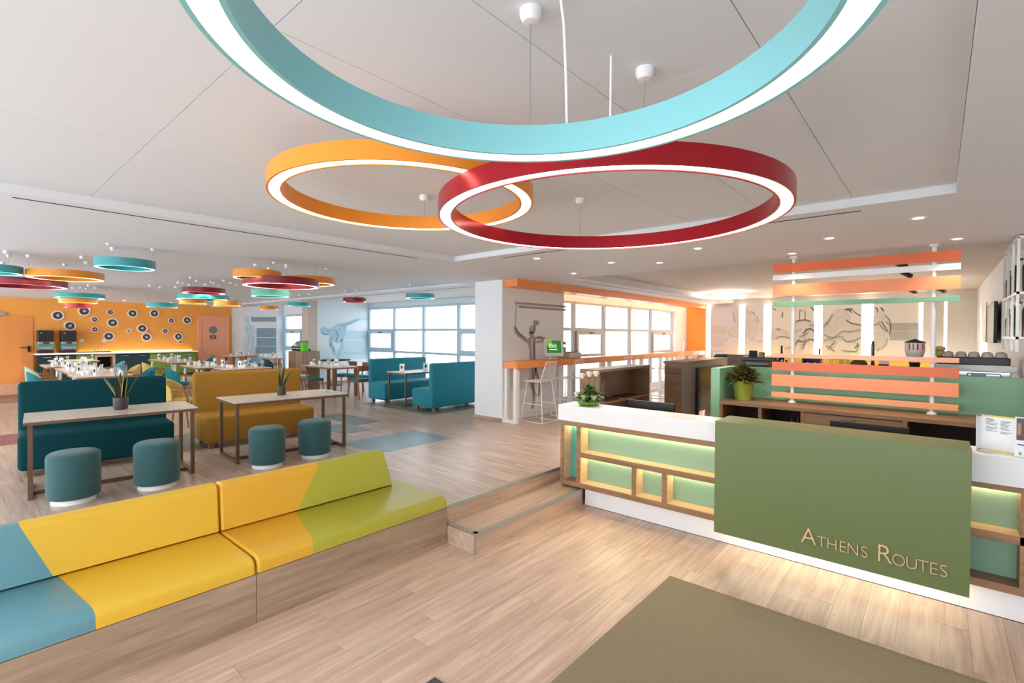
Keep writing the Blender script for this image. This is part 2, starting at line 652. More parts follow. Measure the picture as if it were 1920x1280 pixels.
# ------------------------------------------------------------------ walls
wl = struct(B(-22.2, -21.9, -3, 7.72, 0, 3.2).build('wall_left', orange_w))
cool = mat('window_lit_mural_paint', (216, 228, 236), 0.6, var=0.02)  # bluish window light is put into the colour of the mural walls
wm = struct(B(-22.2, -17.68, 7.72, 7.96, 0, 3.2).build('wall_mural_dining', cool))
struct(B(-17.7, -14.4, 7.96, 8.16, 0, 0.5).build('wall_sill_dining', white))
struct(B(-17.68, -14.9, 7.96, 8.16, 2.56, 3.2).build('wall_header_dining', white))
col2 = struct(B(-14.78, -14.4, 7.2, 7.5, 0, 3.2).build('column_dining', mat('warm_grey_paint', (196, 182, 170), 0.6)))
wd = struct(B(-14.7, -14.4, 7.5, 9.34, 0, 3.2).build('wall_mural_booth', cool))
struct(B(-14.7, -6.6, 9.34, 9.6, 0, 0.55).build('wall_sill_booth', white))
struct(B(-14.7, -6.6, 9.34, 9.6, 2.76, 3.2).build('wall_header_booth', mat('window_lit_white_paint', (214, 226, 232), 0.6, var=0.01)))  # header white tinted blue to carry the light of the windows
wc = struct(B(-6.62, -5.93, 6.57, 8.5, 0, 3.2).build('wall_column', white))
struct(B(-6.62, -6.2, 8.5, 15.9, 0, 0.55).build('wall_sill_bar', white))
struct(B(-6.62, -6.2, 8.5, 15.9, 2.67, 3.2).build('wall_header_bar', white))
struct(B(-6.62, -6.2, 14.95, 15.9, 0.55, 2.67).build('wall_end_bar', white))
wf = struct(B(-6.62, 1.0, 15.9, 16.1, 0, 3.2).build('wall_far', mat('pale_stone_paint', (232, 224, 214), 0.6, var=0.02)))
B(-6.2, -5.58, 15.86, 15.9, ZU, ZL).build('orange_panel', orange_w, wf)
wr = struct(B(0.68, 0.98, 6.6, 15.9, 0, 3.2).build('wall_right_bar', white))
struct(B(0.98, 2.9, 6.6, 6.9, 0, 3.2).build('wall_right_return', white))
struct(B(2.6, 2.9, -3, 6.6, 0, 3.2).build('wall_right', white))
wb = struct(MB().box(-22.2, 2.9, -3.2, -3, 0, 0.4).box(-22.2, 2.9, -3.2, -3, 2.8, 3.2).build('wall_front', white))
for i in range(14):
    x = -22 + i * 1.9
    B(x, x + 0.1, -3.2, -3.0, 0.4, 2.8).build('mullion', alu, wb)
for nm, (x0, x1, y0, y1, z0, z1), mm_ in (('baseboard_column', (-6.64, -5.92, 6.555, 6.57, ZU, ZU + 0.07), skirt),
                                        ('baseboard_bar', (-5.93, -5.915, 6.57, 8.5, ZU, ZU + 0.1), gloss_w),
                                        ('baseboard_booth', (-14.4, -14.385, 7.5, 9.34, ZU, ZU + 0.08), skirt)):
    struct(B(x0, x1, y0, y1, z0, z1).build(nm, mm_))

# ------------------------------------------------------------------ windows
def window(name, o3, u, n, us, zs, sash, fm, depth=0.07):
    """o3 origin; u direction along the wall; n direction into the room; us mullion offsets; zs sill/transom heights; sash = (col,row)."""
    o3, u, n = Vector(o3), Vector(u), Vector(n)

    def bar(m_, a, b, z0, z1, d0, d1):
        p = o3 + u * a + n * d0
        q = o3 + u * b + n * d1
        m_.box(p.x, q.x, p.y, q.y, z0, z1)
        return m_

    fw = 0.05
    root = struct(bar(MB(), us[0], us[-1], zs[0] - 0.04, zs[0] + 0.01, -0.02, depth).build(name, fm))
    for a in us:
        bar(MB(), a - fw, a + fw, zs[0], zs[-1], 0, depth).build('mullion', fm, root)
    for z in zs[1:]:
        for i in range(len(us) - 1):
            bar(MB(), us[i] + fw, us[i + 1] - fw, z - 0.035, z + 0.035, 0.005, depth - 0.005).build('transom', fm, root)
    for i in range(len(us) - 1):
        for j in range(len(zs) - 1):
            bar(MB(), us[i] + 0.03, us[i + 1] - 0.03, zs[j] + 0.02, zs[j + 1] - 0.02, 0.02, 0.026).build('pane', winglass, root)
            if (i, j) in sash:
                a, b, z0, z1 = us[i] + fw, us[i + 1] - fw, zs[j] + 0.035, zs[j + 1] - 0.035
                s = MB()
                w = 0.085
                bar(s, a, b, z1 - w, z1, 0.03, depth + 0.03)
                bar(s, a, b, z0, z0 + w, 0.03, depth + 0.03)
                bar(s, a, a + w, z0 + w, z1 - w, 0.03, depth + 0.03)
                bar(s, b - w, b, z0 + w, z1 - w, 0.03, depth + 0.03)
                so = s.build('sash', fm, root)
                mid = (a + b) / 2
                bar(MB(), mid - 0.07, mid + 0.07, z1 - 0.055, z1 - 0.03, depth + 0.03, depth + 0.06).build('handle', black, so)
    return root


window('window_1', (-14.4, 9.36, 0), (1, 0, 0), (0, -1, 0), [0.02, 1.42, 2.87, 4.38, 5.9, 7.4], [0.55, 1.36, 2.05, 2.75], {(0, 1), (3, 1)}, bluegrey_alu)
window('window_2', (-6.28, 8.5, 0), (0, 1, 0), (1, 0, 0), [-0.6, 0.83, 2.16, 3.5, 4.77, 6.3], [0.55, 1.36, 2.05, 2.66], {(1, 1), (4, 1)}, alu)
window('window_3', (-17.66, 8.02, 0), (1, 0, 0), (0, -1, 0), [0.03, 1.35, 2.7], [0.5, 1.36, 2.05, 2.55], {(0, 1)}, bluegrey_alu)

# bar soffit: orange box under the ceiling, and its lit underside
sof = struct(B(-5.93, -5.6, 6.6, 15.86, 2.78, ZL).build('trim_soffit', orange_b))
struct(B(-6.2, -5.93, 8.5, 15.86, 2.885, ZL).build('trim_soffit_inner', mat('peach_glow_paint', (252, 206, 172), 0.5)))  # warm LED glow on the underside painted in as peach
B(-5.936, -5.93, 8.6, 15.8, 2.82, 2.85).build('led_strip', emit('soffit_led_glow', (255, 206, 150), 9.0), sof)

# ------------------------------------------------------------------ flat drawings on the walls
def flat(parent, name, polys, mapper, nrm, m_, lift=0.002):
    b = MB()
    for pl in polys:
        b.plate([mapper(*p) + Vector(nrm) * 0.0005 for p in pl], nrm, lift)
    return b.build(name, m_, parent)


def stroke(pts, w):
    """A polyline of pixels widened to a ribbon polygon."""
    L, R = [], []
    for i, p in enumerate(pts):
        a = pts[max(0, i - 1)]
        c = pts[min(len(pts) - 1, i + 1)]
        dx, dy = c[0] - a[0], c[1] - a[1]
        l = math.hypot(dx, dy) or 1
        ww = w * (0.5 + 0.5 * math.sin(math.pi * (i + 0.5) / len(pts)))
        L.append((p[0] - dy / l * ww / 2, p[1] + dx / l * ww / 2))
        R.append((p[0] + dy / l * ww / 2, p[1] - dx / l * ww / 2))
    return L + R[::-1]


def ell(cx, cy, rx, ry, a=0, n=14):
    a = math.radians(a)
    return [(cx + rx * math.cos(t) * math.cos(a) - ry * math.sin(t) * math.sin(a), cy + rx * math.cos(t) * math.sin(a) + ry * math.sin(t) * math.cos(a)) for t in (2 * math.pi * k / n for k in range(n))]


ink_l = mat('light_ink', (206, 196, 190), 0.8, var=0.25, vs=25)
ink_m = mat('mid_ink', (168, 160, 156), 0.8, var=0.3, vs=30)
ink_d = mat('dark_ink', (118, 112, 110), 0.8, var=0.2, vs=30)
blu_l = mat('pale_blue_ink', (188, 216, 230), 0.8, var=0.12, vs=10)
blu_m = mat('mid_blue_ink', (164, 202, 218), 0.8, var=0.15, vs=10)
blu_g = mat('blue_grey_ink', (124, 158, 176), 0.8, var=0.2, vs=6)
gry_g = mat('grey_green_ink', (178, 178, 172), 0.8, var=0.15, vs=8)
gry_l = mat('pale_grey_ink', (212, 208, 200), 0.8, var=0.12, vs=8)
gry_d = mat('dark_grey_green_ink', (92, 104, 104), 0.8, var=0.2, vs=8)

# standing athlete with raised arm, by the bar
mp_ = lambda x, y: on_x(x, y, -5.93)
flat(wc, 'drawing', [ell(1005, 605, 6, 5, 20), ell(998, 617, 5.5, 8.5, 18), [(988, 636), (994, 631), (994, 622), (1001, 622), (1001, 630), (1005, 634), (1004, 644), (1003, 654), (1004, 672), (1007, 690), (1003, 706), (1001, 722), (1004, 736), (1003, 748), (1000, 766), (996, 767), (999, 746), (996, 730), (992, 712), (994, 694), (993, 676), (993, 656), (990, 644)],
                     stroke([(990, 641), (982, 634), (974, 628), (968, 621), (965, 612)], 8), stroke([(1002, 634), (1012, 631), (1022, 635), (1016, 640), (1006, 641)], 5),
                     stroke([(1003, 688), (1008, 706), (1011, 724), (1010, 740), (1005, 742)], 6)], mp_, (1, 0, 0), ink_m)
flat(wc, 'drawing_light', [stroke([(998, 634), (997, 650), (998, 672)], 3.5), stroke([(996, 690), (995, 706), (998, 722)], 2.6), stroke([(999, 610), (997, 618)], 2.4)], mp_, (1, 0, 0), ink_l, 0.0026)
flat(wc, 'drawing_shading', [stroke([(1003, 610), (1002, 618), (1000, 626)], 2.6), stroke([(1001, 640), (1002, 656), (1002, 676)], 2), stroke([(966, 614), (973, 626), (984, 634)], 2.4),
                             stroke([(1000, 700), (999, 722), (1002, 740)], 2.6), stroke([(1007, 634), (1016, 634), (1020, 638)], 2.4), stroke([(992, 622), (994, 629)], 2)], mp_, (1, 0, 0), ink_d, 0.003)
flat(wc, 'drawing_band', [[(968, 565.5), (1061, 573), (1061, 577), (968, 570)], [(972, 572), (1061, 579), (1061, 583), (973, 577)], stroke([(966, 563), (968, 573), (967, 590), (966, 614)], 1.6),
                          [(1052, 640), (1061, 640), (1061, 646), (1052, 646)], [(1052, 650), (1061, 650), (1061, 660), (1052, 660)]], mp_, (1, 0, 0), ink_m)

# bending thrower, pale blue, in the booth corner
mp_ = lambda x, y: on_x(x, y, -14.4)
flat(wd, 'drawing_band', [[(640, 620), (689, 620), (689, 636), (640, 636)], [(640, 638), (689, 638), (689, 664), (640, 664)], [(634, 660), (689, 661), (689, 672), (630, 672)], [(664, 597), (689, 595), (689, 600), (664, 601)]], mp_, (1, 0, 0), blu_l)
flat(wd, 'drawing', [ell(608, 620, 8, 7, 20), [(614, 618), (626, 612), (634, 606), (644, 606), (650, 612), (648, 624), (642, 640), (632, 644), (624, 638), (618, 630)],
                     stroke([(636, 610), (652, 606), (664, 601), (674, 598)], 6), stroke([(622, 632), (621, 646), (626, 656), (628, 666)], 6), stroke([(640, 636), (642, 650), (636, 660), (632, 672)], 7),
                     stroke([(620, 630), (618, 640), (620, 650)], 4)], mp_, (1, 0, 0), blu_m, 0.003)
flat(wd, 'drawing_shading', [stroke([(603, 622), (608, 627), (616, 626)], 3), stroke([(628, 618), (634, 628), (630, 640)], 2.5), stroke([(642, 612), (658, 606), (670, 600)], 2), stroke([(624, 650), (626, 660)], 2)], mp_, (1, 0, 0), blu_g, 0.004)

# robed figure with bands at the far end
mp_ = lambda x, y: on_y(x, y, 7.72)
flat(wm, 'drawing_band', [[(470, 594), (518, 594), (518, 603), (472, 603)], [(481, 615), (518, 615), (518, 632), (481, 632)], [(481, 633), (518, 633), (518, 648), (481, 648)], [(479, 649), (518, 649), (518, 662), (479, 662)]], mp_, (0, -1, 0), blu_g)
flat(wm, 'drawing', [ell(462.5, 599, 4.5, 7), [(457, 610), (464, 606), (474, 609), (480, 618), (479, 640), (477, 662), (457, 662), (456, 645), (460, 628)], ], mp_, (0, -1, 0), blu_l)
flat(wm, 'drawing_shading', [stroke([(459, 596), (465, 600), (466, 607)], 2), stroke([(462, 614), (468, 630), (463, 658)], 2.2), stroke([(470, 612), (475, 634), (474, 660)], 2.2), stroke([(458, 618), (465, 616), (474, 613)], 1.6),
                             stroke([(440, 622), (450, 619), (455, 622)], 0.8), stroke([(440, 622), (440, 633), (446, 634)], 0.8)], mp_, (0, -1, 0), blu_m, 0.003)

# relief drawing of rearing horses on the panels at the far end of the bar
YF = 15.9
panels = [(1334, 1387), (1398, 1433), (1447, 1527), (1543, 1616), (1638, 1723), (1750, 1770), (1776, 1832)]
panel_m = mat('mural_panel', (226, 222, 214), 0.6, var=0.03)
panel_c = mat('mural_panel_cool', (220, 216, 220), 0.6, var=0.03)
pobj = []
for k, (a, b) in enumerate(panels):
    xa, xb = on_y(a, 600, YF).x, on_y(b, 600, YF).x
    pobj.append(B(xa, xb, YF - 0.07, YF - 0.002, ZU, 2.83).build('mural_panel', panel_c if k < 2 else panel_m, wf))
for a, b in ((1325, 1334), (1387, 1398), (1433, 1447), (1527, 1543), (1616, 1638), (1723, 1731), (1770, 1776)):
    xa, xb = on_y(a, 600, YF).x, on_y(b, 600, YF).x
    B(xa + 0.01, xb - 0.01, YF - 0.03, YF - 0.002, ZU + 0.5, 2.83).build('led_panel', emit('backlight_glow', (255, 243, 222), 9), wf)
B(on_y(1731, 600, YF).x, on_y(1750, 600, YF).x, YF - 0.16, YF - 0.002, ZU, 2.83).build('pilaster', panel_m, wf)

mp_ = lambda x, y: on_y(x, y, YF - 0.07)


def clip(polys, a, b):
    out = []
    for pl in polys:
        for edge, sgn in ((a, 1), (b, -1)):
            res = []
            for i in range(len(pl)):
                p, q = pl[i], pl[(i + 1) % len(pl)]
                ip, iq = (p[0] - edge) * sgn >= 0, (q[0] - edge) * sgn >= 0
                if ip:
                    res.append(p)
                if ip != iq:
                    t = (edge - p[0]) / (q[0] - p[0])
                    res.append((edge, p[1] + t * (q[1] - p[1])))
            pl = res
            if len(pl) < 3:
                break
        if len(pl) >= 3:
            out.append(pl)
    return out


pa = lambda L: [(1330 + a / 6.109, 560 + b / 6.109) for a, b in L]
pb = lambda L: [(1530 + a / 6.109, 560 + b / 6.109) for a, b in L]
body = [pa([(265, 150), (310, 120), (340, 140), (340, 440), (240, 430), (200, 390), (215, 360), (290, 300)]),
        pa([(415, 130), (500, 140), (530, 200), (580, 250), (560, 300), (570, 380), (520, 420), (470, 490), (440, 440), (415, 445)]),
        pa([(960, 270), (1000, 250), (1110, 240), (1205, 260), (1205, 500), (1120, 470), (1080, 480), (1000, 490), (970, 530), (960, 400)]),
        pa([(715, 330), (800, 330), (900, 360), (930, 440), (800, 440), (740, 470), (715, 460)]),
        pb([(85, 330), (160, 200), (220, 120), (330, 110), (400, 200), (380, 260), (515, 320), (515, 440), (440, 520), (380, 490), (260, 480), (200, 580), (160, 600), (120, 560), (85, 480)]),
        pb([(655, 130), (760, 120), (850, 240), (850, 430), (760, 380), (655, 350)]), pb([(655, 380), (760, 380), (820, 440), (800, 520), (760, 560), (690, 580), (655, 600)])]
Q_ = 1 / 6.109
lines = [stroke(f(p), w * Q_) for f, p, w in (
    (pa, [(275, 150), (282, 210), (290, 270)], 16), (pa, [(210, 385), (250, 425), (330, 440)], 9), (pa, [(200, 480), (212, 450), (230, 440)], 10),
    (pa, [(470, 145), (505, 160), (525, 190)], 22), (pa, [(520, 235), (560, 258), (595, 266)], 12), (pa, [(540, 200), (552, 222), (565, 240)], 16), (pa, [(480, 480), (510, 440), (535, 410)], 9), (pa, [(500, 470), (580, 490), (622, 480)], 9), (pa, [(560, 352), (615, 342)], 7),
    (pa, [(770, 345), (788, 349), (808, 348)], 12), (pa, [(755, 460), (800, 432), (860, 436), (922, 446)], 9), (pa, [(840, 150), (836, 180), (828, 212)], 10), (pa, [(1028, 130), (1066, 130)], 10), (pa, [(1032, 140), (1030, 235)], 8), (pa, [(1095, 130), (1095, 235)], 8),
    (pa, [(970, 262), (1040, 245), (1100, 240), (1160, 256)], 14), (pa, [(1140, 300), (1200, 300)], 8), (pa, [(1072, 400), (1110, 352), (1160, 340), (1204, 372)], 18), (pa, [(1025, 430), (1080, 422), (1135, 380)], 10), (pa, [(975, 535), (1005, 485), (1040, 462)], 11),
    (pa, [(1000, 484), (1070, 492), (1110, 462)], 12), (pa, [(1065, 562), (1098, 492), (1150, 462), (1204, 472)], 12), (pa, [(1030, 525), (1082, 525)], 6), (pa, [(1040, 565), (1080, 565)], 6), (pa, [(866, 572), (926, 545)], 6), (pa, [(1160, 90), (1180, 112), (1198, 132)], 16), (pa, [(725, 108), (762, 126)], 10), (pa, [(960, 400), (1000, 360), (1050, 340)], 6),
    (pb, [(330, 125), (375, 118), (424, 116)], 16), (pb, [(350, 110), (385, 135), (410, 152)], 14), (pb, [(420, 130), (470, 172), (518, 192)], 10), (pb, [(340, 238), (400, 276), (518, 302)], 13), (pb, [(118, 310), (150, 240), (192, 178)], 10), (pb, [(88, 322), (122, 258)], 10),
    (pb, [(88, 400), (150, 440), (210, 442), (312, 430)], 9), (pb, [(210, 440), (300, 372), (400, 376), (514, 350)], 9), (pb, [(300, 450), (350, 490), (430, 482), (514, 440)], 10), (pb, [(108, 540), (160, 552), (222, 480)], 10), (pb, [(130, 582), (160, 560), (212, 602)], 9), (pb, [(290, 588), (360, 600), (460, 602), (492, 520)], 9), (pb, [(88, 482), (130, 460), (200, 462)], 8), (pb, [(440, 560), (470, 540), (480, 500)], 14),
    (pb, [(670, 100), (706, 112), (700, 152)], 15), (pb, [(738, 100), (760, 116), (776, 140)], 20), (pb, [(744, 258), (790, 322), (818, 362)], 14), (pb, [(722, 290), (770, 342), (832, 382)], 10), (pb, [(790, 188), (842, 240), (858, 332), (840, 432)], 10), (pb, [(800, 260), (850, 302), (846, 372)], 8), (pb, [(822, 438), (802, 520), (762, 560), (690, 582)], 6), (pb, [(700, 602), (722, 570)], 7), (pb, [(660, 300), (700, 290), (730, 260)], 8),
)]
for k, (a, b) in enumerate(panels[:5]):
    f = clip(body, a, b)
    if f:
        flat(wf, 'drawing', f, mp_, (0, -1, 0), gry_l, 0.002)
    f = clip(lines, a, b)
    if f:
        flat(wf, 'drawing_shading', f, mp_, (0, -1, 0), gry_g if k < 2 else gry_d, 0.003)
    if f and k >= 2:
        flat(wf, 'drawing_light', clip([[(x + 1.2, y + 2.2) for x, y in pl] for pl in lines], a, b), mp_, (0, -1, 0), gry_g, 0.0025)
flat(wf, 'drawing_band', [[(1334, 611), (1362, 611), (1362, 627), (1334, 627)], [(1334, 630), (1360, 630), (1360, 650), (1334, 650)]], mp_, (0, -1, 0), gry_l)
flat(wf, 'drawing_band', [[(1670, 605), (1722, 605), (1722, 620), (1670, 620)], [(1668, 621), (1722, 621), (1722, 638), (1668, 638)]], mp_, (0, -1, 0), gry_g)

# ------------------------------------------------------------------ doors
d1 = struct(B(-21.9, -21.87, 0.85, 1.86, ZU, 2.42).build('door_1', orange_d))
MB().box(-21.87, -21.80, 1.73, 1.78, 1.28, 1.48).box(-21.83, -21.80, 1.56, 1.76, 1.41, 1.44).build('door_handle', black, d1)
MB().box(-21.87, -21.78, 1.0, 1.24, 2.43, 2.52).box(-21.8, -21.76, 0.7, 1.22, 2.46, 2.48).build('door_closer', chrome, d1)
d2 = struct(B(-21.9, -21.86, 6.60, 7.48, ZU, 2.46).build('door_2', peach_d))
MB().box(-21.9, -21.83, 6.48, 6.60, ZU, 2.58).box(-21.9, -21.83, 7.48, 7.60, ZU, 2.58).box(-21.9, -21.83, 6.60, 7.48, 2.46, 2.58).build('door_frame', peach_d, d2)
MB().lathe([(0.0, 0), (0.15, 0), (0.15, 0.012), (0.0, 0.012)], (-21.86, 7.02, 2.04), 24, axis='x').build('porthole', mat('porthole_glass', (124, 136, 128), 0.15), d2, smooth=True)
B(-21.86, -21.85, 6.91, 7.13, 1.68, 1.83).build('door_sign', mat('maroon_sign', (112, 62, 60), 0.4), d2)
MB().box(-21.85, -21.847, 6.94, 7.10, 1.775, 1.795).box(-21.85, -21.847, 6.96, 7.08, 1.735, 1.755).box(-21.85, -21.847, 6.94, 7.06, 1.70, 1.715).build('sign_lines', mat('sign_print', (200, 170, 160), 0.5), d2)

# ------------------------------------------------------------------ round framed pictures on the orange wall
clocks = [(2.448, 2.47, .164), (2.748, 2.135, .16), (3.11, 2.64, .17), (3.381, 2.367, .101), (3.812, 2.631, .103), (3.871, 2.263, .168), (3.383, 2.024, .101), (3.759, 1.786, .163),
          (4.436, 2.611, .158), (5.087, 2.634, .155), (5.615, 2.381, .106), (6.136, 2.409, .154), (4.325, 1.982, .091), (4.716, 2.075, .163), (4.844, 1.76, .159), (5.418, 1.991, .105), (5.843, 1.774, .153), (5.901, 1.568, .055)]
where = ['above the left drinks machine', 'above the right drinks machine', 'high on the wall, third of the large ones from the left', 'upper one of the two right of the drinks machines', 'near the ceiling above the middle of the buffet',
         'left of centre, level with the window transoms', 'lower one of the two right of the drinks machines', 'low on the wall above the left green cabinet', 'high on the wall above the dark drawers', 'top row, nearest to the peach door',
         'small, right of the top row', 'closest to the peach door', 'all white in the middle of the wall', 'in the centre, upper of a touching pair', 'in the centre, lower of a touching pair', 'small, left of the low large one by the door',
         'low on the wall, nearest the peach door', 'tiny, just under the low picture by the door']
pic_m = mat('picture_dark', (66, 74, 92), 0.4, var=0.3, vs=20)
pic_l = mat('picture_light', (206, 210, 214), 0.5, var=0.1, vs=20)
creamf = mat('cream_frame', (252, 238, 218), 0.45, var=0.03)
for k, (y, z, r) in enumerate(clocks):
    t = thing('round_picture', ('large' if r > .13 else 'small') + ' round cream-framed picture ' + where[k], 'picture', (-21.9, y, z), 'round pictures on the orange wall')
    ri = r * 0.72
    MB().lathe([(ri, 0.0), (ri, 0.035), (ri + 0.012, 0.05), (r - 0.012, 0.05), (r, 0.035), (r, 0.0)], (-21.9, y, z), 28, axis='x').build('frame', creamf, t, smooth=True)
    MB().lathe([(0, 0.02), (ri, 0.02)], (-21.9, y, z), 24, axis='x').build('picture', pic_l if k == 12 else pic_m, t)
    if r > .06:
        b = MB()
        a0 = k * 1.7
        pts = []
        for q in range(9):
            a = a0 + q * 2 * math.pi / 9
            rr = ri * (0.28 + 0.3 * ((q * 7 + k * 3) % 5) / 5)
            pts.append((-21.9 + 0.021, y + rr * math.cos(a), z + rr * math.sin(a)))
        b.plate(pts, (1, 0, 0), 0.003)
        b.build('motif', pic_m if k == 12 else pic_l, t)
for y in (2.98, 3.58):
    o = B(-21.9, -21.885, y, y + 0.12, 1.58, 1.70, bev=0.004).build('wall_socket', ware, base=(-21.9, y, 1.58))
    tag(o, 'white double socket on the orange wall ' + ('left of the low round picture' if y < 3.2 else 'under the low round picture above the green cabinet'), 'socket', 'sockets on the orange wall')

# ------------------------------------------------------------------ buffet
cabs = [(1.89, 2.36, darkteal, 1), (2.36, 2.82, darkteal, 1), (2.82, 3.29, leafgreen, 0), (3.84, 4.33, darkteal, 1), (4.33, 4.81, darkteal, 1), (4.81, 5.3, leafgreen, 0), (5.3, 5.79, leafgreen, 1), (5.79, 6.28, leafgreen, 1)]
cl = ['dark teal buffet cabinet, first by the orange door', 'dark teal buffet cabinet under the right drinks machine', 'green buffet cabinet left of the open niche', 'dark teal buffet cabinet right of the open niche', 'dark teal buffet cabinet touching the green run',
      'green buffet cabinet, first right of the dark ones', 'green buffet cabinet in the middle of the right green run', 'green buffet cabinet beside the peach door']
for (y0, y1, mm_, h), lb in zip(cabs, cl):
    t = thing('buffet_cabinet', lb, 'cabinet', (-21.6, (y0 + y1) / 2, ZU), 'buffet cabinets along the orange wall')
    B(-21.88, -21.34, y0, y1, ZU, 1.195).build('body', darkin, t)
    d = B(-21.34, -21.32, y0 + 0.004, y1 - 0.004, ZU + 0.08, 1.19).build('door', mm_, t)
    if h:
        B(-21.32, -21.295, y0 + 0.14, y1 - 0.14, 1.10, 1.125).build('handle', chrome, d)
t = thing('buffet_cabinet', 'open wooden buffet niche with dark inside between green and teal cabinets', 'cabinet', (-21.6, 3.56, ZU), 'buffet cabinets along the orange wall')
nw = wood('niche_oak', (150, 128, 108), (178, 156, 136), 1)
MB().box(-21.88, -21.32, 3.295, 3.36, ZU, 1.19).box(-21.88, -21.32, 3.77, 3.835, ZU, 1.19).box(-21.88, -21.32, 3.36, 3.77, 1.10, 1.19).box(-21.88, -21.32, 3.36, 3.77, ZU, 0.72).build('body', nw, t)
B(-21.86, -21.80, 3.36, 3.77, 0.72, 1.10).build('back', blackm, t)
o = B(-21.89, -21.28, 1.85, 6.32, 1.2, 1.25, bev=0.005).build('buffet_worktop', gloss_w, base=(-21.6, 4.1, 1.2))
tag(o, 'long white worktop on the buffet cabinets along the orange wall', 'worktop')
B(-21.885, -21.865, 2.95, 6.28, 1.25, 1.262).build('led_strip', emit('worktop_led_glow', (255, 226, 170), 5.0), o)
o = B(-21.75, -21.35, 2.9, 3.75, 1.252, 1.275, bev=0.004).build('serving_tray', blackm, base=(-21.55, 3.3, 1.252))
tag(o, 'flat dark tray on the white buffet worktop right of the machines', 'tray')
for k, y in enumerate((1.93, 2.475)):
    y1 = y + 0.36
    t = thing('drinks_machine', ('left' if k == 0 else 'right') + ' one of the two black and teal drinks machines on the buffet', 'drinks machine', (-21.55, y + 0.18, 1.252), 'drinks machines on the buffet')
    B(-21.8, -21.36, y, y1, 1.252, 1.36, bev=0.01).build('base', black, t)
    B(-21.8, -21.42, y, y1, 1.36, 1.54, bev=0.01).build('body', mat('machine_teal', (88, 156, 164), 0.35), t)
    B(-21.42, -21.40, y + 0.05, y1 - 0.05, 1.38, 1.45).build('drip_panel', chrome, t)
    B(-21.8, -21.36, y, y1, 1.54, 1.62, bev=0.008).build('control_panel', chrome, t)
    B(-21.36, -21.345, y + 0.11, y1 - 0.11, 1.555, 1.60).build('display', black, t)
    hd = B(-21.8, -21.34, y - 0.005, y1 + 0.005, 1.62, 1.98, bev=0.015).build('hopper', black, t)
    B(-21.34, -21.337, y + 0.05, y + 0.09, 1.87, 1.91).build('badge', chrome, hd)
for k in range(5):
    o = MB().lathe([(0.0, 0), (0.03, 0), (0.036, 0.12), (0.033, 0.12), (0.027, 0.008), (0, 0.008)], (-21.5, 3.32 + 0.08 * k, 1.277), 12).build('drinking_glass', clear, base=(-21.5, 3.32 + 0.08 * k, 1.277))
    tag(o, 'clear glass standing in a row on the dark buffet tray', 'glass', 'glasses on the buffet tray')

# ------------------------------------------------------------------ ring lamps
cupm = mat('white_cup_plastic', (236, 234, 236), 0.4, var=0.01)


def ring_lamp(name, label, c, zb, R, w, h, body_m, zc, dif, n=72, cable_angles=(0.5, 2.6, 4.7), white_cable=False, group=None, cup=0.03, cr=0.0012):
    t = thing(name, label, 'lamp', (c[0], c[1], zb), group)
    Ri = R - w
    e = 0.012 if R > 0.6 else 0.01
    prof = [(R, 0), (R, h), (Ri, h), (Ri, 0), (Ri + e, 0), (Ri + e, 0.012), (R - e, 0.012), (R - e, 0)]
    MB().lathe([(r, z) for r, z in prof], (c[0], c[1], zb), n, closed=True).build('ring_body', body_m, t, smooth=True)
    MB().lathe([(Ri + e, 0.004), (R - e, 0.004), (R - e, 0.010), (Ri + e, 0.010)], (c[0], c[1], zb), n, closed=True).build('diffuser', dif, t, smooth=True)
    for a in cable_angles:
        x, y = c[0] + (R - w / 2) * math.cos(a), c[1] + (R - w / 2) * math.sin(a)
        cb = MB().cyl((x, y, zb + h), (x, y, zc - 0.02), cr, n=6).build('cable', wire_m, t)
        MB().lathe([(0, -0.045), (cup * 0.7, -0.04), (cup, -0.02), (cup, 0), (0, 0)], (x, y, zc), 16).build('ceiling_cup', cupm, cb, smooth=True)
    return t


TC, OC, RC = (-0.639, 0.786), (-2.458, 1.852), (-1.473, 2.525)
t1 = ring_lamp('ring_pendant_lamp', 'largest looking ring lamp, turquoise, hanging nearest the camera', TC, 2.50, 0.628, 0.078, 0.09, ring_teal, ZT, diffuser, 128,
               (math.atan2(1.20 - TC[1], -0.97 - TC[0]), 4.2, 6.0), group='large ring lamps over the lobby', cup=0.036)
MB().tube([(-0.90, 1.30, 2.59), (-0.905, 1.30, 2.75), (-0.90, 1.28, 2.9), (-0.905, 1.27, 2.975)], 0.0045, 8).build('power_cord', ware, t1)
ring_lamp('ring_pendant_lamp', 'orange ring lamp hanging behind and left of the red ring', OC, 2.72, 0.769, 0.080, 0.09, ring_or, ZT, diffuser, 112,
          (math.atan2(2.376 - OC[1], -2.944 - OC[0]), -0.8), group='large ring lamps over the lobby', cup=0.036)
t3 = ring_lamp('ring_pendant_lamp', 'crimson red ring lamp hanging in front of the orange ring', RC, 2.59, 0.964, 0.080, 0.09, ring_red, ZT, diffuser, 128,
          (math.atan2(3.203 - RC[1], -2.089 - RC[0]), math.atan2(1.768 - RC[1], -0.85 - RC[0])), group='large ring lamps over the lobby', cup=0.036)
MB().tube([(-0.97, 1.74, 2.68), (-0.945, 1.65, 2.76), (-0.942, 1.647, 2.86), (-0.942, 1.647, 2.975)], 0.0045, 8).build('power_cord', ware, t3)

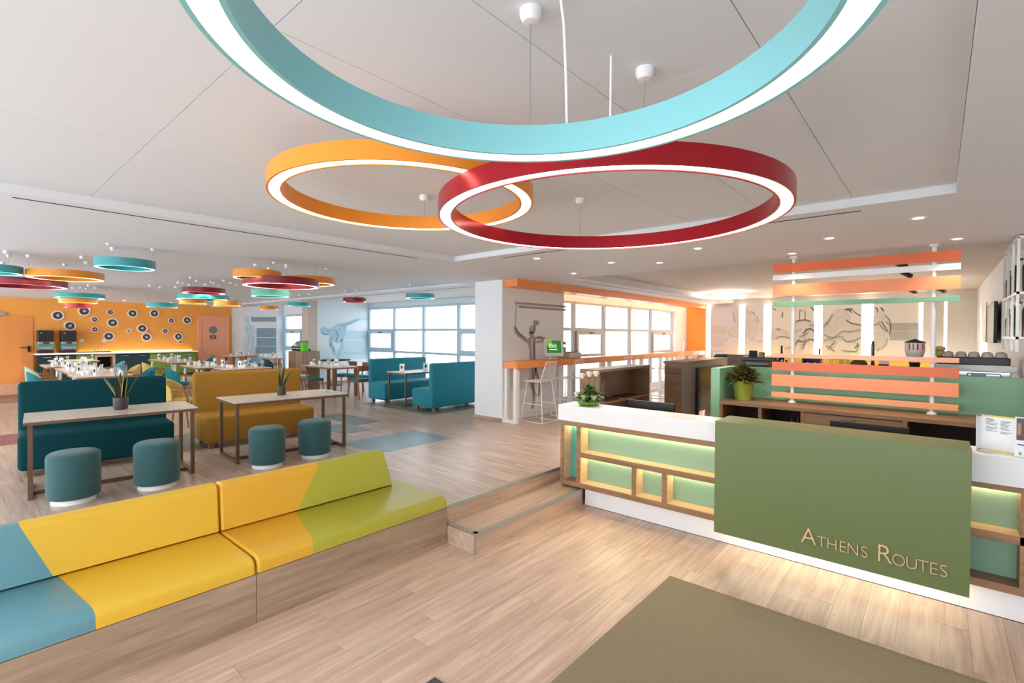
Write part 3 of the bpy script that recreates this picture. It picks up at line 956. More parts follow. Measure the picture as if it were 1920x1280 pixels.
DR = ring_redD
small = [  # px centre, py of the lower rim plane, z, diameter, paint, label
    (-12, 512, 2.70, .82, ring_tealD, 'small turquoise ring lamp cut by the left edge above the red ring'),
    (40, 537, 2.60, 1.46, DR, 'wide dark red ring lamp half hidden by an orange ring at the left edge'),
    (124.5, 523, 2.68, 1.13, ring_orD, 'orange ring lamp over the sofa area, overlapping a dark red ring'),
    (235, 503, 2.71, .77, ring_tealD, 'turquoise ring lamp hanging alone over the left sofas'),
    (150, 559, 2.70, 1.19, ring_tealD, 'turquoise ring lamp on top of a stack of three before the orange wall'),
    (147, 568, 2.60, .93, ring_orD, 'orange ring lamp in the middle of a stack of three before the orange wall'),
    (146, 577, 2.50, .65, mat('dining_crimson_lacquer', (176, 44, 58), 0.3), 'crimson ring lamp at the bottom of a stack of three before the orange wall'),
    (382.5, 550, 2.70, .87, DR, 'dark red ring lamp hanging above a turquoise ring, over the gold sofa'),
    (381, 562, 2.62, 1.13, ring_tealD, 'turquoise ring lamp between a dark red ring and two small orange rings'),
    (362, 569, 2.55, .62, ring_orD, 'small orange ring lamp partly behind a wide turquoise ring'),
    (426, 573, 2.50, .6, ring_orD, 'small orange ring lamp near the peach door, lowest of its cluster'),
    (304, 576, 2.50, .74, ring_tealD, 'low turquoise ring lamp hanging alone in front of the round pictures'),
    (482.5, 522, 2.66, .66, ring_orD, 'orange ring lamp at the left top of the cluster before the column'),
    (528, 537, 2.58, 1.09, DR, 'wide dark red ring lamp between two orange rings before the column'),
    (580, 533, 2.68, .80, ring_orD, 'orange ring lamp behind the wide dark red ring before the column'),
    (507, 556, 2.50, .61, mat('dining_mint_lacquer', (96, 178, 162), 0.35), 'mint ring lamp hanging under the wide dark red ring'),
    (505, 580, 2.60, .53, ring_orD, 'small far orange ring lamp over the bands of the blue mural'),
    (562, 574, 2.65, .6, ring_tealD, 'small far turquoise ring lamp half behind the dining column'),
    (665, 566, 2.70, .57, DR, 'small dark red ring lamp in front of the pale blue thrower'),
    (788, 559.5, 2.70, .63, ring_tealD, 'turquoise ring lamp hanging in front of the booth windows'),
]
for k, (px, py, z, D, mm_, lb) in enumerate(small):
    D *= math.cos(math.atan((px - 960) / F_PX))
    p = on_z(px, py, z)
    zc = ZWIN if p.y > 6.95 else ZD
    ring_lamp('ring_pendant_lamp', lb, (p.x, p.y), z, D / 2, min(0.07, D * 0.085), 0.10, mm_, zc, diffuser_s, 48, (0.4 + k, 2.5 + k, 4.6 + k), group='ring lamps over the dining area', cup=0.028, cr=0.001)

# ------------------------------------------------------------------ ceiling downlights
dls = [(-3.916, 5.005, ZL, 'recessed downlight nearest the front slot vent, left end'), (-4.409, 6.589, ZL, 'recessed downlight nearest the orange soffit'), (-3.365, 5.931, ZL, 'recessed downlight above the wooden cabinet, left of two'),
       (-2.857, 6.34, ZL, 'recessed downlight above the wooden cabinet, right of two'), (-2.054, 5.562, ZL, 'recessed downlight under the right end of the red ring'), (-0.836, 5.808, ZL, 'recessed downlight in front of the slat screen'),
       (-0.136, 5.276, ZL, 'recessed downlight closest to the corner of the ceiling tray'), (0.133, 6.637, ZL, 'recessed downlight by the right post of the slat screen'), (-1.324, 6.60, ZL, 'recessed downlight by the left post of the slat screen'),
       (-20.3, 2.6, ZD, 'far recessed downlight before the orange wall, above the drinks machines'), (-20.3, 3.9, ZD, 'far recessed downlight before the orange wall, above the open buffet niche'), (-20.3, 5.2, ZD, 'far recessed downlight before the orange wall, above the right green cabinets')]
for x, y, z, lb in dls:
    t = thing('ceiling_downlight', lb, 'downlight', (x, y, z), 'recessed downlights over the desk' if x > -15 else 'recessed downlights before the orange wall')
    MB().lathe([(0.038, -0.001), (0.038, -0.006), (0.056, -0.006), (0.058, 0), (0.038, 0)], (x, y, z), 24, closed=True).build('trim_ring', cupm, t, smooth=True)
    MB().lathe([(0, -0.003), (0.038, -0.003)], (x, y, z), 24).build('lens', lampglow, t)
    l = bpy.data.lights.new('downlight_beam', 'SPOT')
    l.energy, l.color = SPOT_W * (2.2 if x < -15 else 0.35 if y > 6.59 else 1), (1.0, 0.88, 0.74)
    l.spot_size, l.spot_blend, l.shadow_soft_size = math.radians(110), 0.6, 0.04
    o = bpy.data.objects.new('downlight_beam', l)
    o.location = (x, y, z - 0.02)
    COL.objects.link(o)
t = thing('ceiling_oval_lamp', 'round flat glowing ceiling lamp at the far end of the bar', 'lamp', (-4.1, 13.1, 2.95))
MB().lathe([(0, 0.0), (0.44, 0.0), (0.46, 0.02), (0.46, 0.06), (0, 0.06)], (-4.1, 13.1, 2.88), 40).build('diffuser', emit('round_lamp_glow', (255, 240, 214), 7), t, smooth=True)
MB().cyl((-4.1, 13.1, 2.94), (-4.1, 13.1, ZB), 0.05, n=16).build('stem', cupm, t)
for k, (px, py, Yk) in enumerate(((1690, 499, 8.6), (1700, 516, 9.4), (1712, 548, 12.6), (1766, 546, 12.4))):
    p = on_y(px, py, Yk)
    t = thing('track_spot', 'small black ceiling spotlight ' + ('seen between the two top orange slats', 'seen above the light orange slat', 'left one under the light orange slat', 'right one beside the screen post')[k], 'spotlight', (p.x, p.y, ZB), 'black spotlights over the bar')
    MB().cyl((p.x, p.y, ZB), (p.x, p.y, p.z + 0.05), 0.012, n=8).build('stem', black, t)
    MB().cyl((p.x - 0.05, p.y + 0.04, p.z + 0.05), (p.x + 0.05, p.y - 0.04, p.z - 0.02), 0.035, n=12).build('head', black, t, smooth=True)
    l = bpy.data.lights.new('track_beam', 'SPOT')
    l.energy, l.color, l.spot_size, l.spot_blend, l.shadow_soft_size = (70 if k < 2 else 160), (1.0, 0.95, 0.88), math.radians(85 if k < 2 else 120), 0.7, 0.05
    o = bpy.data.objects.new('track_beam', l)
    o.location = (p.x + 0.06, p.y - 0.05, p.z - 0.05)
    o.rotation_euler = (math.radians(25), 0, math.radians((10, 40, 20, -20)[k]))
    COL.objects.link(o)
o = B(-12.0, -11.7, 4.85, 5.15, ZD - 0.012, ZD, bev=0.004).build('ceiling_speaker', cupm, base=(-11.85, 5.0, ZD))
tag(o, 'flush white grille in the dining ceiling near the column', 'speaker')

# ------------------------------------------------------------------ lobby bench with coloured cushions
def cushion(parent, name, prof, stations, mats, by_height=False):
    """prof: closed list of (x, z); stations: (y at back, y at front, shrink, material to the next)."""
    xs_ = [p[0] for p in prof]
    xb, xf = min(xs_), max(xs_)
    cx_ = sum(xs_) / len(xs_)
    zlo, zhi = min(p[1] for p in prof), max(p[1] for p in prof)
    cz_ = sum(p[1] for p in prof) / len(prof)
    rows, mis = [], []
    for yb, yf, sh, mi in stations:
        row = []
        for x, z in prof:
            k = (z - zlo) / (zhi - zlo) if by_height else (x - xb) / (xf - xb)
            sx = x + (sh if x < cx_ else -sh)
            sz = z + (0 if z < cz_ - 0.02 else -sh)
            row.append((sx, yb + (yf - yb) * k, sz))
        rows.append(row)
        mis.append(mi)
    b = MB()
    b.loft(rows, closed=True, mis=mis[:-1], caps=True)
    return b.build(name, mats, parent, smooth=True)


seat_p = [(-4.17, 0.346), (-4.185, 0.36), (-4.185, 0.42), (-4.16, 0.437), (-3.48, 0.437), (-3.43, 0.431), (-3.405, 0.415), (-3.395, 0.395), (-3.392, 0.335), (-3.41, 0.330)]
back_p = [(-4.22, 0.44), (-4.05, 0.44), (-4.035, 0.45), (-4.04, 0.47), (-4.066, 0.755), (-4.075, 0.778), (-4.095, 0.790), (-4.17, 0.790), (-4.195, 0.78), (-4.25, 0.46)]
ys_m = 1.345
bn = 'cushioned bench modules along the platform edge'
b1 = thing('bench', 'left bench module with yellow and blue-grey leather cushions', 'bench', (-3.8, 0.5, ZU), bn)
B(-3.42, -3.398, -0.33, ys_m - 0.003, 0.0, 0.328).build('base_panel', bench_w, b1)
cushion(b1, 'seat_cushion', seat_p, [(-0.33, -0.33, .012, 0), (-0.31, -0.31, 0, 0), (0.43, 0.52, 0, 1), (ys_m - 0.02, ys_m - 0.02, 0, 1), (ys_m - 0.006, ys_m - 0.006, .012, 1)], [bluel, yellow])
cushion(b1, 'back_cushion', back_p, [(-0.33, -0.33, .012, 0), (-0.31, -0.31, 0, 0), (0.425, 0.28, 0, 1), (ys_m - 0.02, ys_m - 0.02, 0, 1), (ys_m - 0.006, ys_m - 0.006, .014, 1)], [bluel, yellow], True)
b2 = thing('bench', 'right bench module with yellow and lime leather cushions beside the steps', 'bench', (-3.8, 2.2, ZU), bn)
B(-3.42, -3.398, ys_m, 3.02, 0.0, 0.328).build('base_panel', bench_w, b2)
cushion(b2, 'seat_cushion', seat_p, [(ys_m + 0.006, ys_m + 0.006, .012, 0), (ys_m + 0.02, ys_m + 0.02, 0, 0), (1.95, 1.735, 0, 1), (3.02, 3.0, 0, 1), (3.05, 3.022, .012, 1)], [amber, lime])
cushion(b2, 'back_cushion', back_p, [(ys_m + 0.006, ys_m + 0.006, .014, 0), (ys_m + 0.02, ys_m + 0.02, 0, 0), (1.93, 2.13, 0, 1), (2.865, 2.785, 0, 1), (2.885, 2.80, .014, 1)], [amber, lime], True)

# ------------------------------------------------------------------ rug and small floor box
o = B(-1.595, 1.3, 0.6, 3.785, 0.0, 0.008, bev=0.002, seg=1).build('entrance_mat', rug_m, base=(0, 2, 0))
tag(o, 'large plain olive-brown entrance mat on the lobby floor before the desk', 'mat')
o = B(-2.105, -1.75, 1.3, 1.785, 0.0, 0.012, bev=0.003, seg=1).build('floor_mat', mat('dark_grey_cover', (70, 70, 74), 0.6), base=(-2.15, 1.64, 0))
tag(o, 'small dark grey mat on the lobby floor between the bench and the olive mat', 'mat')

# ------------------------------------------------------------------ reception desk
D = thing('reception_desk', 'white, walnut and green reception desk with lit niches and raised lettering', 'desk', (-0.9, 4.9, 0))
XR = 1.6
B(-3.0, XR, 4.745, 5.28, 0.0, 0.2).build('plinth', gloss_w, D)
B(-3.0, XR, 4.742, 4.745, 0.0, 0.004).build('shadow_strip', blackm, D)  # solid black strip painted in as the shade at the plinth foot
YS = 4.68
YN = 4.84
B(-3.301, XR, YS, 5.30, 0.202, 0.256).build('bottom_board', desk_w, D)
B(-3.301, XR, YS, 5.30, 0.888, 0.945).build('top_board', desk_w, D)
B(-3.033, -1.46, YS, YN, 0.548, 0.602).build('shelf_board', desk_w, D)
B(0.17, XR, YS, YN, 0.542, 0.597).build('shelf_board', desk_w, D)
for a, b, z0, z1 in ((-3.301, -3.257, 0.256, 0.888), (-3.080, -3.033, 0.256, 0.888), (-2.394, -2.350, 0.256, 0.548), (-2.065, -2.018, 0.256, 0.548), (0.432, 0.478, 0.256, 0.888), (1.55, 1.6, 0.256, 0.888)):
    B(a, b, YS, YN, z0, z1).build('divider', desk_w, D)
mint2 = mat('teal_niche_panel', (96, 178, 166), 0.45, var=0.03)
mint3 = mat('dark_mint_panel', (92, 146, 122), 0.45, var=0.03)
B(-3.257, -3.08, YN, YN + 0.015, 0.256, 0.888).build('niche_back', mint2, D)
B(-3.08, -1.0, YN, YN + 0.015, 0.256, 0.888).build('niche_back', mint, D)
B(-1.0, XR, YN, YN + 0.015, 0.256, 0.888).build('niche_back', mint, D)
# light wood linings of the lit niches
for a, b, z0, z1 in ((-3.033, -1.46, 0.602, 0.888), (-3.033, -2.394, 0.256, 0.548), (-2.350, -2.065, 0.256, 0.548), (-2.018, -1.46, 0.256, 0.548), (0.17, 0.432, 0.597, 0.888)):
    MB().box(a, a + 0.003, YS + 0.012, YN, z0, z1).box(a, b, YS + 0.012, YN, z0, z0 + 0.003).build('niche_lining', desk_l, D)
B(-3.257, -3.254, YS + 0.012, YN, 0.256, 0.888).build('niche_lining', desk_l, D)
lw = (1.0, 0.80, 0.48)
for a, b, z in ((-3.02, -1.48, 0.884), (-3.02, -2.40, 0.544), (-2.34, -2.07, 0.544), (-2.01, -1.48, 0.544), (0.19, 0.425, 0.884), (-3.25, -3.09, 0.884)):
    B(a, b, YN - 0.022, YN - 0.012, z - 0.006, z + 0.002).build('led_strip', led, D)
# upper white fascia and counter
MB().box(-3.32, -1.46, YS - 0.02, YS, 0.945, 1.12).box(-3.32, -3.30, YS, 5.0, 0.945, 1.12).build('fascia', gloss_w, D)
B(0.175, XR, YS - 0.02, YS, 0.930, 1.12).build('fascia', gloss_w, D)
MB().box(-3.30, XR, YS, 5.0, 1.10, 1.12).build('counter_top', gloss_w, D)
B(-3.30, XR, 4.98, 5.0, 0.945, 1.10).build('inner_board', desk_w, D)
B(-3.25, XR, 5.0, 5.55, 0.72, 0.75).build('worktop', back_w, D)
B(-3.301, -3.26, YN, 5.55, 0.0, 0.888).build('end_board', desk_w, D)
# the projecting green panel
gp = MB()
gp.loft([[(-1.452, 4.375, 0.222), (0.178, 4.375, 0.222), (0.178, 4.40, 0.222), (-1.452, 4.40, 0.222)],
         [(-1.452, 4.375, 1.188), (0.178, 4.375, 1.188), (0.178, 4.40, 1.188), (-1.452, 4.40, 1.188)]], closed=True, caps=True)
gp.box(-1.452, 0.178, 4.40, 4.76, 1.165, 1.188).box(-1.452, -1.43, 4.40, 4.679, 0.222, 1.165).box(0.156, 0.178, 4.40, 4.679, 0.222, 1.165)
gp.box(-1.43, 0.156, 4.40, 4.679, 0.24, 0.25)
gp.build('front_panel', oliveg, D)
B(-1.40, 0.13, 4.60, 4.615, 0.225, 0.238).build('led_strip', emit('under_desk_glow', (255, 242, 214), 20.0), D)

letter_m = wood('letter_wood', (216, 176, 136), (232, 196, 156), 0, 0.4)
LET = [('A', -0.735, 1), ('T', -0.649, 0), ('H', -0.582, 0), ('E', -0.515, 0), ('N', -0.452, 0), ('S', -0.383, 0), ('R', -0.268, 1), ('O', -0.187, 0), ('U', -0.117, 0), ('T', -0.056, 0), ('E', -0.002, 0), ('S', 0.049, 0)]
dg = None
for ch, x, big in LET:
    cu = bpy.data.curves.new('letter', 'FONT')
    cu.body = ch
    cu.align_x = 'CENTER'
    cu.size = (0.128 if big else 0.085) / 0.72
    cu.extrude = 0.006
    cu.offset = -0.0022
    tmp = bpy.data.objects.new('letter', cu)
    COL.objects.link(tmp)
    bpy.context.view_layer.update()
    me = bpy.data.meshes.new_from_object(tmp.evaluated_get(bpy.context.evaluated_depsgraph_get()))
    bpy.data.objects.remove(tmp)
    bpy.data.curves.remove(cu)
    me.materials.clear()
    me.materials.append(letter_m)
    o = bpy.data.objects.new('letter', me)
    COL.objects.link(o)
    o.parent = D
    o.rotation_euler = (math.pi / 2, 0, 0)
    o.scale = (0.9 if ch not in 'OU' else 0.86, 1, 1)
    o.location = Vector((x, 4.366, 0.324)) - Vector(D.location)

# monitors behind the desk
for k, (x0, x1, z1) in enumerate(((-2.757, -2.198, 1.168), (-0.735, -0.17, 1.162))):
    t = thing('monitor', ('black monitor behind the white part of the desk beside the flowers' if k == 0 else 'black monitor behind the green desk panel under the drawer'), 'monitor', ((x0 + x1) / 2, 5.3, 0.75), 'monitors behind the reception desk')
    B(x0, x1, 5.28, 5.32, z1 - 0.36, z1, bev=0.006).build('screen', black, t)
    xm = (x0 + x1) / 2
    MB().box(xm - 0.03, xm + 0.03, 5.30, 5.34, 0.76, z1 - 0.2).build('stand', black, t)
    B(xm - 0.12, xm + 0.12, 5.24, 5.42, 0.75, 0.762).build('base', black, t)

# flowers on the desk
fx, fy = -3.03, 4.86
t = thing('flower_arrangement', 'green dish with three white roses and leaves on the left end of the desk', 'flowers', (fx, fy, 1.12))
MB().lathe([(0, 0), (0.09, 0), (0.13, 0.02), (0.135, 0.045), (0.12, 0.045), (0.0, 0.03)], (fx, fy, 1.12), 28).build('dish', mat('lime_dish', (96, 150, 36), 0.3), t, smooth=True)
lf = mat('leaf_green', (62, 92, 36), 0.5, var=0.4, vs=40)
lf2 = mat('leaf_yellow_green', (140, 168, 70), 0.5, var=0.3, vs=40)


def leaf(b, p, d, L, w, up=Vector((0, 0, 1)), droop=0.3):
    d = Vector(d).normalized()
    s = d.cross(up)
    if s.length < 0.01:
        s = Vector((1, 0, 0))
    s.normalize()
    nrm = s.cross(d)
    p = Vector(p)
    pts = []
    for k in range(5):
        q = k / 4
        c = p + d * L * q - Vector((0, 0, 1)) * droop * L * q * q
        ww = w * math.sin(math.pi * min(0.97, 0.1 + 0.87 * q)) * 0.5
        pts.append([c - s * ww, c + nrm * 0.15 * w, c + s * ww])
    b.loft(pts)


b = MB()
for k in range(190):
    a = random.random() * 6.28
    r = random.random() * 0.10
    el = random.uniform(0.1, 1.4)
    leaf(b, (fx + r * math.cos(a), fy + r * math.sin(a), 1.155 + random.random() * 0.17 * (1 - r * 5)), (math.cos(a) * math.cos(el), math.sin(a) * math.cos(el), math.sin(el)), random.uniform(0.06, 0.11), random.uniform(0.03, 0.05))
b.build('foliage', lf, t, smooth=True, kind='stuff')
b = MB()
for k in range(34):
    a = random.random() * 6.28
    r = 0.06 + random.random() * 0.07
    leaf(b, (fx + r * math.cos(a), fy + r * math.sin(a), 1.165 + random.random() * 0.05), (math.cos(a), math.sin(a), 0.4), 0.07, 0.045)
b.build('light_leaves', lf2, t, smooth=True, kind='stuff')
rosem = mat('white_rose', (244, 240, 220), 0.5, var=0.08, vs=60)
greenrose = mat('pale_green_rose', (206, 212, 164), 0.5, var=0.15, vs=60)
for dx, dy, dz, rm in ((-0.062, -0.06, 0.335, rosem), (0.0, 0.0, 0.355, rosem), (0.062, 0.045, 0.36, rosem), (-0.005, -0.11, 0.10, greenrose), (0.085, -0.04, 0.10, greenrose), (-0.11, -0.08, 0.12, rosem)):
    rx, ry, rz = fx + dx, fy + dy, 1.12 + dz
    b = MB()
    b.tube([(fx + dx * 0.3, fy + dy * 0.3, 1.15), (rx, ry, rz - 0.02)], 0.0035, 6)
    st = b.build('stem', lf, t)
    b = MB()
    b.lathe([(0, -0.03), (0.022, -0.022), (0.03, 0.0), (0.024, 0.022), (0, 0.026)], (rx, ry, rz), 14)
    for ring_, (rr, hh, nn) in enumerate(((0.018, 0.058, 3), (0.029, 0.054, 5), (0.036, 0.042, 6))):
        for q in range(nn):
            a = q * 2 * math.pi / nn + ring_ * 0.6
            rows = []
            for i in range(4):
                v = i / 3
                row = []
                for j in range(4):
                    u = (j / 3 - 0.5) * (2.8 * math.pi / nn)
                    R_ = rr * (0.45 + 0.65 * v + 0.12 * v * v)
                    row.append((rx + R_ * math.cos(a + u), ry + R_ * math.sin(a + u), rz - 0.03 + hh * v * (1.2 - 0.25 * abs(u))))
                rows.append(row)
            b.loft(rows)
    b.build('rose', rm, t, smooth=True)
b = MB()
for k in range(7):
    z = 1.15 + 0.034 * k
    b.lathe([(0.028, z), (0.038, z + 0.017), (0.028, z + 0.034)], (fx + 0.115, fy + 0.09, 0), 16)
b.build('ribbed_vase', glass('smoke_glass', (0.78, 0.84, 0.88), 0.12), t, smooth=True)

# menus at the right end of the desk
t = thing('menu_card', 'folded menu card with yellow and pink edges standing on the desk end', 'menu', (0.32, 4.85, 1.12))
paper = mat('paper_white', (242, 242, 244), 0.5, var=0.01)
P0, P1, P2 = (0.216, 4.78), (0.243, 4.86), (0.42, 4.80)


def sheet(b, a, c, z0, z1, th=0.003):
    d = Vector((c[0] - a[0], c[1] - a[1], 0)).normalized()
    n = Vector((d.y, -d.x, 0))
    b.plate([Vector((a[0], a[1], z0)), Vector((c[0], c[1], z0)), Vector((c[0], c[1], z1)), Vector((a[0], a[1], z1))], -n, th)


b = MB()
sheet(b, P0, P1, 1.125, 1.375)
sheet(b, P1, P2, 1.125, 1.375)
b.build('sheet', paper, t)
pk, yl = mat('pink_print', (214, 60, 96), 0.5), mat('yellow_print', (238, 206, 40), 0.5)


def on_sheet(a, c, u0, u1, z0, z1, lift=0.0008):
    A, C_ = Vector((a[0], a[1], 0)), Vector((c[0], c[1], 0))
    d = (C_ - A).normalized()
    n = Vector((d.y, -d.x, 0))
    L = (C_ - A).length
    return [A + d * L * u0 + n * 0.0004 + Vector((0, 0, z0)), A + d * L * u1 + n * 0.0004 + Vector((0, 0, z0)), A + d * L * u1 + n * 0.0004 + Vector((0, 0, z1)), A + d * L * u0 + n * 0.0004 + Vector((0, 0, z1))], n


b = MB()
for q in ((0, 1, 1.366, 1.375), (0, 1, 1.125, 1.133)):
    pl, n_ = on_sheet(P0, P1, *q)
    b.plate(pl, n_, 0.0008)
b.build('pink_edge', pk, t)
b = MB()
for q in ((0.05, 1, 1.366, 1.375), (0, 1, 1.125, 1.133), (0.965, 1, 1.125, 1.375)):
    pl, n_ = on_sheet(P1, P2, *q)
    b.plate(pl, n_, 0.0008)
b.build('yellow_edge', yl, t)
b = MB()
for c0 in (0.14, 0.54):
    z = 1.345 if c0 < 0.3 else 1.335
    for k in range(9):
        w_ = random.uniform(0.15, 0.32)
        pl, n_ = on_sheet(P1, P2, c0, c0 + w_, z, z + (0.004 if k else 0.006))
        b.plate(pl, n_, 0.0008)
        z -= random.choice((0.009, 0.009, 0.018))
b.build('text_lines', mat('grey_print', (140, 144, 152), 0.6), t)
t = thing('photo_leaflet', 'leaflet stand with a dark photo at the right edge of the desk', 'leaflet', (0.46, 4.78, 1.12))
Q0, Q1 = (0.402, 4.745), (0.60, 4.70)
b = MB()
sheet(b, Q0, Q1, 1.122, 1.39)
b.build('sheet', paper, t)
for nm_, q, mm_ in (('photo', (0.04, 0.96, 1.235, 1.382), mat('photo_dark', (70, 66, 84), 0.4, var=0.6, vs=30)), ('face_patch', (0.06, 0.15, 1.27, 1.35), mat('photo_skin', (190, 130, 96), 0.5)), ('caption', (0.06, 0.5, 1.20, 1.208), mat('purple_print', (96, 80, 130), 0.5)), ('green_mark', (0.10, 0.17, 1.135, 1.155), mat('green_print', (120, 180, 90), 0.5))):
    b = MB()
    pl, n_ = on_sheet(Q0, Q1, *q)
    b.plate(pl, n_, 0.001 if nm_ != 'face_patch' else 0.0018)
    b.build(nm_, mm_, t)

# ------------------------------------------------------------------ back counter behind the desk
C = thing('back_counter', 'long walnut back counter with open shelves and a drawer under the slat screen', 'counter', (-0.9, 6.8, 0))
B(-2.085, 0.675, 6.44, 7.14, 1.06, 1.10).build('top_board', back_w, C)
B(-2.085, 0.675, 7.11, 7.14, 0.0, 1.06).build('back_board', darkin, C)
for x in (-2.07, -1.617, -1.165, -0.247, 0.65):
    B(x - 0.02, x + 0.02, 6.45, 7.11, 0.0, 1.06).build('divider', back_w, C)
B(-2.05, 0.63, 6.45, 7.11, 0.60, 0.63).build('shelf_board', back_w, C)
dr = B(-1.143, -0.27, 6.452, 6.9, 0.905, 1.05).build('drawer', back_w, C)
MB().box(-0.785, -0.655, 6.43, 6.452, 1.012, 1.026).build('handle', chrome, dr)
for k, x in enumerate((-1.30, -1.235)):
    t = thing('bottle', 'small black bottle with white label in the counter shelf left of the drawer', 'bottle', (x, 6.6, 0.63), 'black bottles in the back counter')
    MB().lathe([(0, 0), (0.027, 0), (0.027, 0.27), (0.022, 0.30), (0.010, 0.32), (0.010, 0.36), (0, 0.36)], (x, 6.6, 0.632), 14).build('body', black, t, smooth=True)
    MB().lathe([(0.0275, 0.24), (0.0278, 0.275)], (x, 6.6, 0.632), 14).build('bottle_label', paper, t)
gwl = thing('bar_partition', 'sage green partition wrapping the back counter behind the screen', 'partition', (-0.8, 7.15, 0))
B(-2.2, -2.09, 6.45, 7.15, 0, 1.51, bev=0.002, seg=1).build('side_wing', sage, gwl)
B(-2.2, 0.675, 7.15, 7.26, 0, 1.505, bev=0.002, seg=1).build('back_panel', sage, gwl)

# planter on the counter
px_, py_ = -1.90, 6.78
t = thing('potted_plant', 'lime green tapered pot with red and green bushy plant on the walnut counter', 'plant', (px_, py_, 1.10))
MB().lathe([(0, 0), (0.098, 0), (0.135, 0.235), (0.138, 0.245), (0.125, 0.245), (0.12, 0.22), (0, 0.22)], (px_, py_, 1.10), 32).build('pot', mat('lime_pot', (150, 164, 66), 0.35, var=0.03), t, smooth=True)
for nm_, mm_, n_, lo, hi in (('foliage', mat('plant_green', (76, 94, 40), 0.55, var=0.5, vs=30), 420, 0.07, 0.12), ('red_leaves', mat('plant_red', (112, 44, 34), 0.55, var=0.5, vs=30), 240, 0.05, 0.09), ('yellow_leaves', mat('plant_yellow', (150, 138, 50), 0.55, var=0.4, vs=30), 90, 0.05, 0.08)):
    b = MB()
    for k in range(n_):
        a = random.random() * 6.28
        el = random.uniform(-0.15, 1.5)
        rr = 0.02 + 0.155 * random.random() ** 0.6
        leaf(b, (px_ + rr * math.cos(a) * math.cos(el), py_ + rr * math.sin(a) * math.cos(el), 1.345 + rr * 0.95 * math.sin(el)), (math.cos(a + random.uniform(-.5, .5)) * math.cos(el), math.sin(a) * math.cos(el), math.sin(el) + 0.25), random.uniform(lo, hi), random.uniform(0.022, 0.04), droop=0.35)
    b.build(nm_, mm_, t, smooth=True, kind='stuff')

# ------------------------------------------------------------------ slat screen
SC = thing('slat_screen', 'screen of orange, white and green slats on two white posts over the back counter', 'screen', (-0.7, 6.9, 1.10))
sl_o = mat('dark_orange_slat', (222, 104, 50), 0.35, var=0.02)
sl_l = mat('light_orange_slat', (250, 150, 100), 0.35, var=0.02)
sl_p = mat('peach_slat', (248, 178, 146), 0.35, var=0.02)
sl_p2 = mat('apricot_slat', (246, 164, 112), 0.35, var=0.02)
sl_g = mat('green_slat', (124, 178, 142), 0.35, var=0.02)
sl_w = mat('white_slat', (242, 242, 244), 0.3, var=0.01)
for z0, z1, mm_ in ((2.72, 2.828, sl_o), (2.626, 2.692, sl_w), (2.425, 2.566, sl_l), (2.296, 2.352, sl_g), (1.655, 1.708, sl_p), (1.495, 1.60, sl_o), (1.298, 1.445, sl_l), (1.155, 1.222, sl_p2)):
    B(-1.59, 0.17, 6.87, 6.892, z0, z1, bev=0.002, seg=1).build('slat', mm_, SC)
for x in (-1.363, -0.04):
    po = MB().cyl((x, 6.915, 1.10), (x, 6.915, ZL), 0.0215, n=16).build('post', wht_m, SC, smooth=True)
    MB().lathe([(0.0215, 0.03), (0.03, 0.025), (0.045, 0.012), (0.045, 0.0), (0.0215, 0.0)], (x, 6.915, 1.10), 20, closed=True).build('foot_collar', wht_m, po, smooth=True)
    MB().lathe([(0.0215, -0.03), (0.03, -0.025), (0.045, -0.012), (0.045, 0.0), (0.0215, 0.0)], (x, 6.915, ZL), 20, closed=True).build('ceiling_collar', wht_m, po, smooth=True)

# ------------------------------------------------------------------ bar counter behind the partition
BC = thing('bar_counter', 'L-shaped brown bar counter with grey side behind the reception', 'counter', (-3.6, 10, ZU))
B(-3.90, -3.50, 8.85, 12.2, 1.40, 1.44).build('top_board', back_w, BC)
MB().box(-3.87, -3.55, 8.87, 9.55, ZU, 1.40).box(-3.87, -3.55, 11.0, 12.18, ZU, 1.40).box(-3.87, -3.55, 9.55, 11.0, 1.30, 1.40).build('side_panel', mat('warm_grey_laminate', (150, 142, 134), 0.4), BC)
B(-3.87, -3.55, 8.85, 8.87, ZU, 1.40).build('end_panel', back_w, BC)
B(-2.2, 0.66, 7.27, 7.9, 1.36, 1.40).build('back_top', back_w, BC)
B(-2.15, 0.6, 7.27, 7.85, ZU, 1.36).build('back_carcass', darkin, BC)
t = thing('glass_fridge', 'dark framed under-counter fridge in the grey side of the bar', 'fridge', (-3.53, 9.9, ZU))
MB().box(-3.55, -3.50, 9.55, 9.61, ZU, 1.22).box(-3.55, -3.50, 10.94, 11.0, ZU, 1.22).box(-3.55, -3.50, 9.55, 11.0, 1.22, 1.30).build('frame', black, t)
MB().box(-3.55, -3.515, 9.61, 10.94, ZU + 0.1, 1.22).build('door', mat('smoky_door', (72, 64, 56), 0.2), t)
MB().box(-3.50, -3.48, 9.66, 9.69, 0.8, 1.15).build('handle', chrome, t)
for k in range(14):
    x, y = -3.62 + 0.0 * k, 9.9 + 0.11 * k
    o = MB().lathe([(0, 0), (0.026, 0), (0.026, 0.005), (0.004, 0.01), (0.004, 0.06), (0.03, 0.08), (0.034, 0.13), (0.03, 0.15)], (x, y, 1.442), 10).build('wine_glass', clear, base=(x, y, 1.442))
    tag(o, 'stemmed glass in the row on the brown bar counter', 'glass', 'stemmed glasses on the bar counter')
o = MB().box(-3.86, -3.56, 11.45, 11.95, 1.442, 1.47, bev=0.012).box(-3.84, -3.6, 11.5, 11.9, 1.47, 1.5, bev=0.012).build('folded_cloth', blackm, base=(-3.7, 11.7, 1.44))
tag(o, 'folded black cloths lying on the brown bar counter', 'cloth')
o = B(-3.1, -2.75, 10.0, 10.9, ZU, 1.56).build('wooden_box_unit', back_w, base=(-2.9, 10.4, ZU))
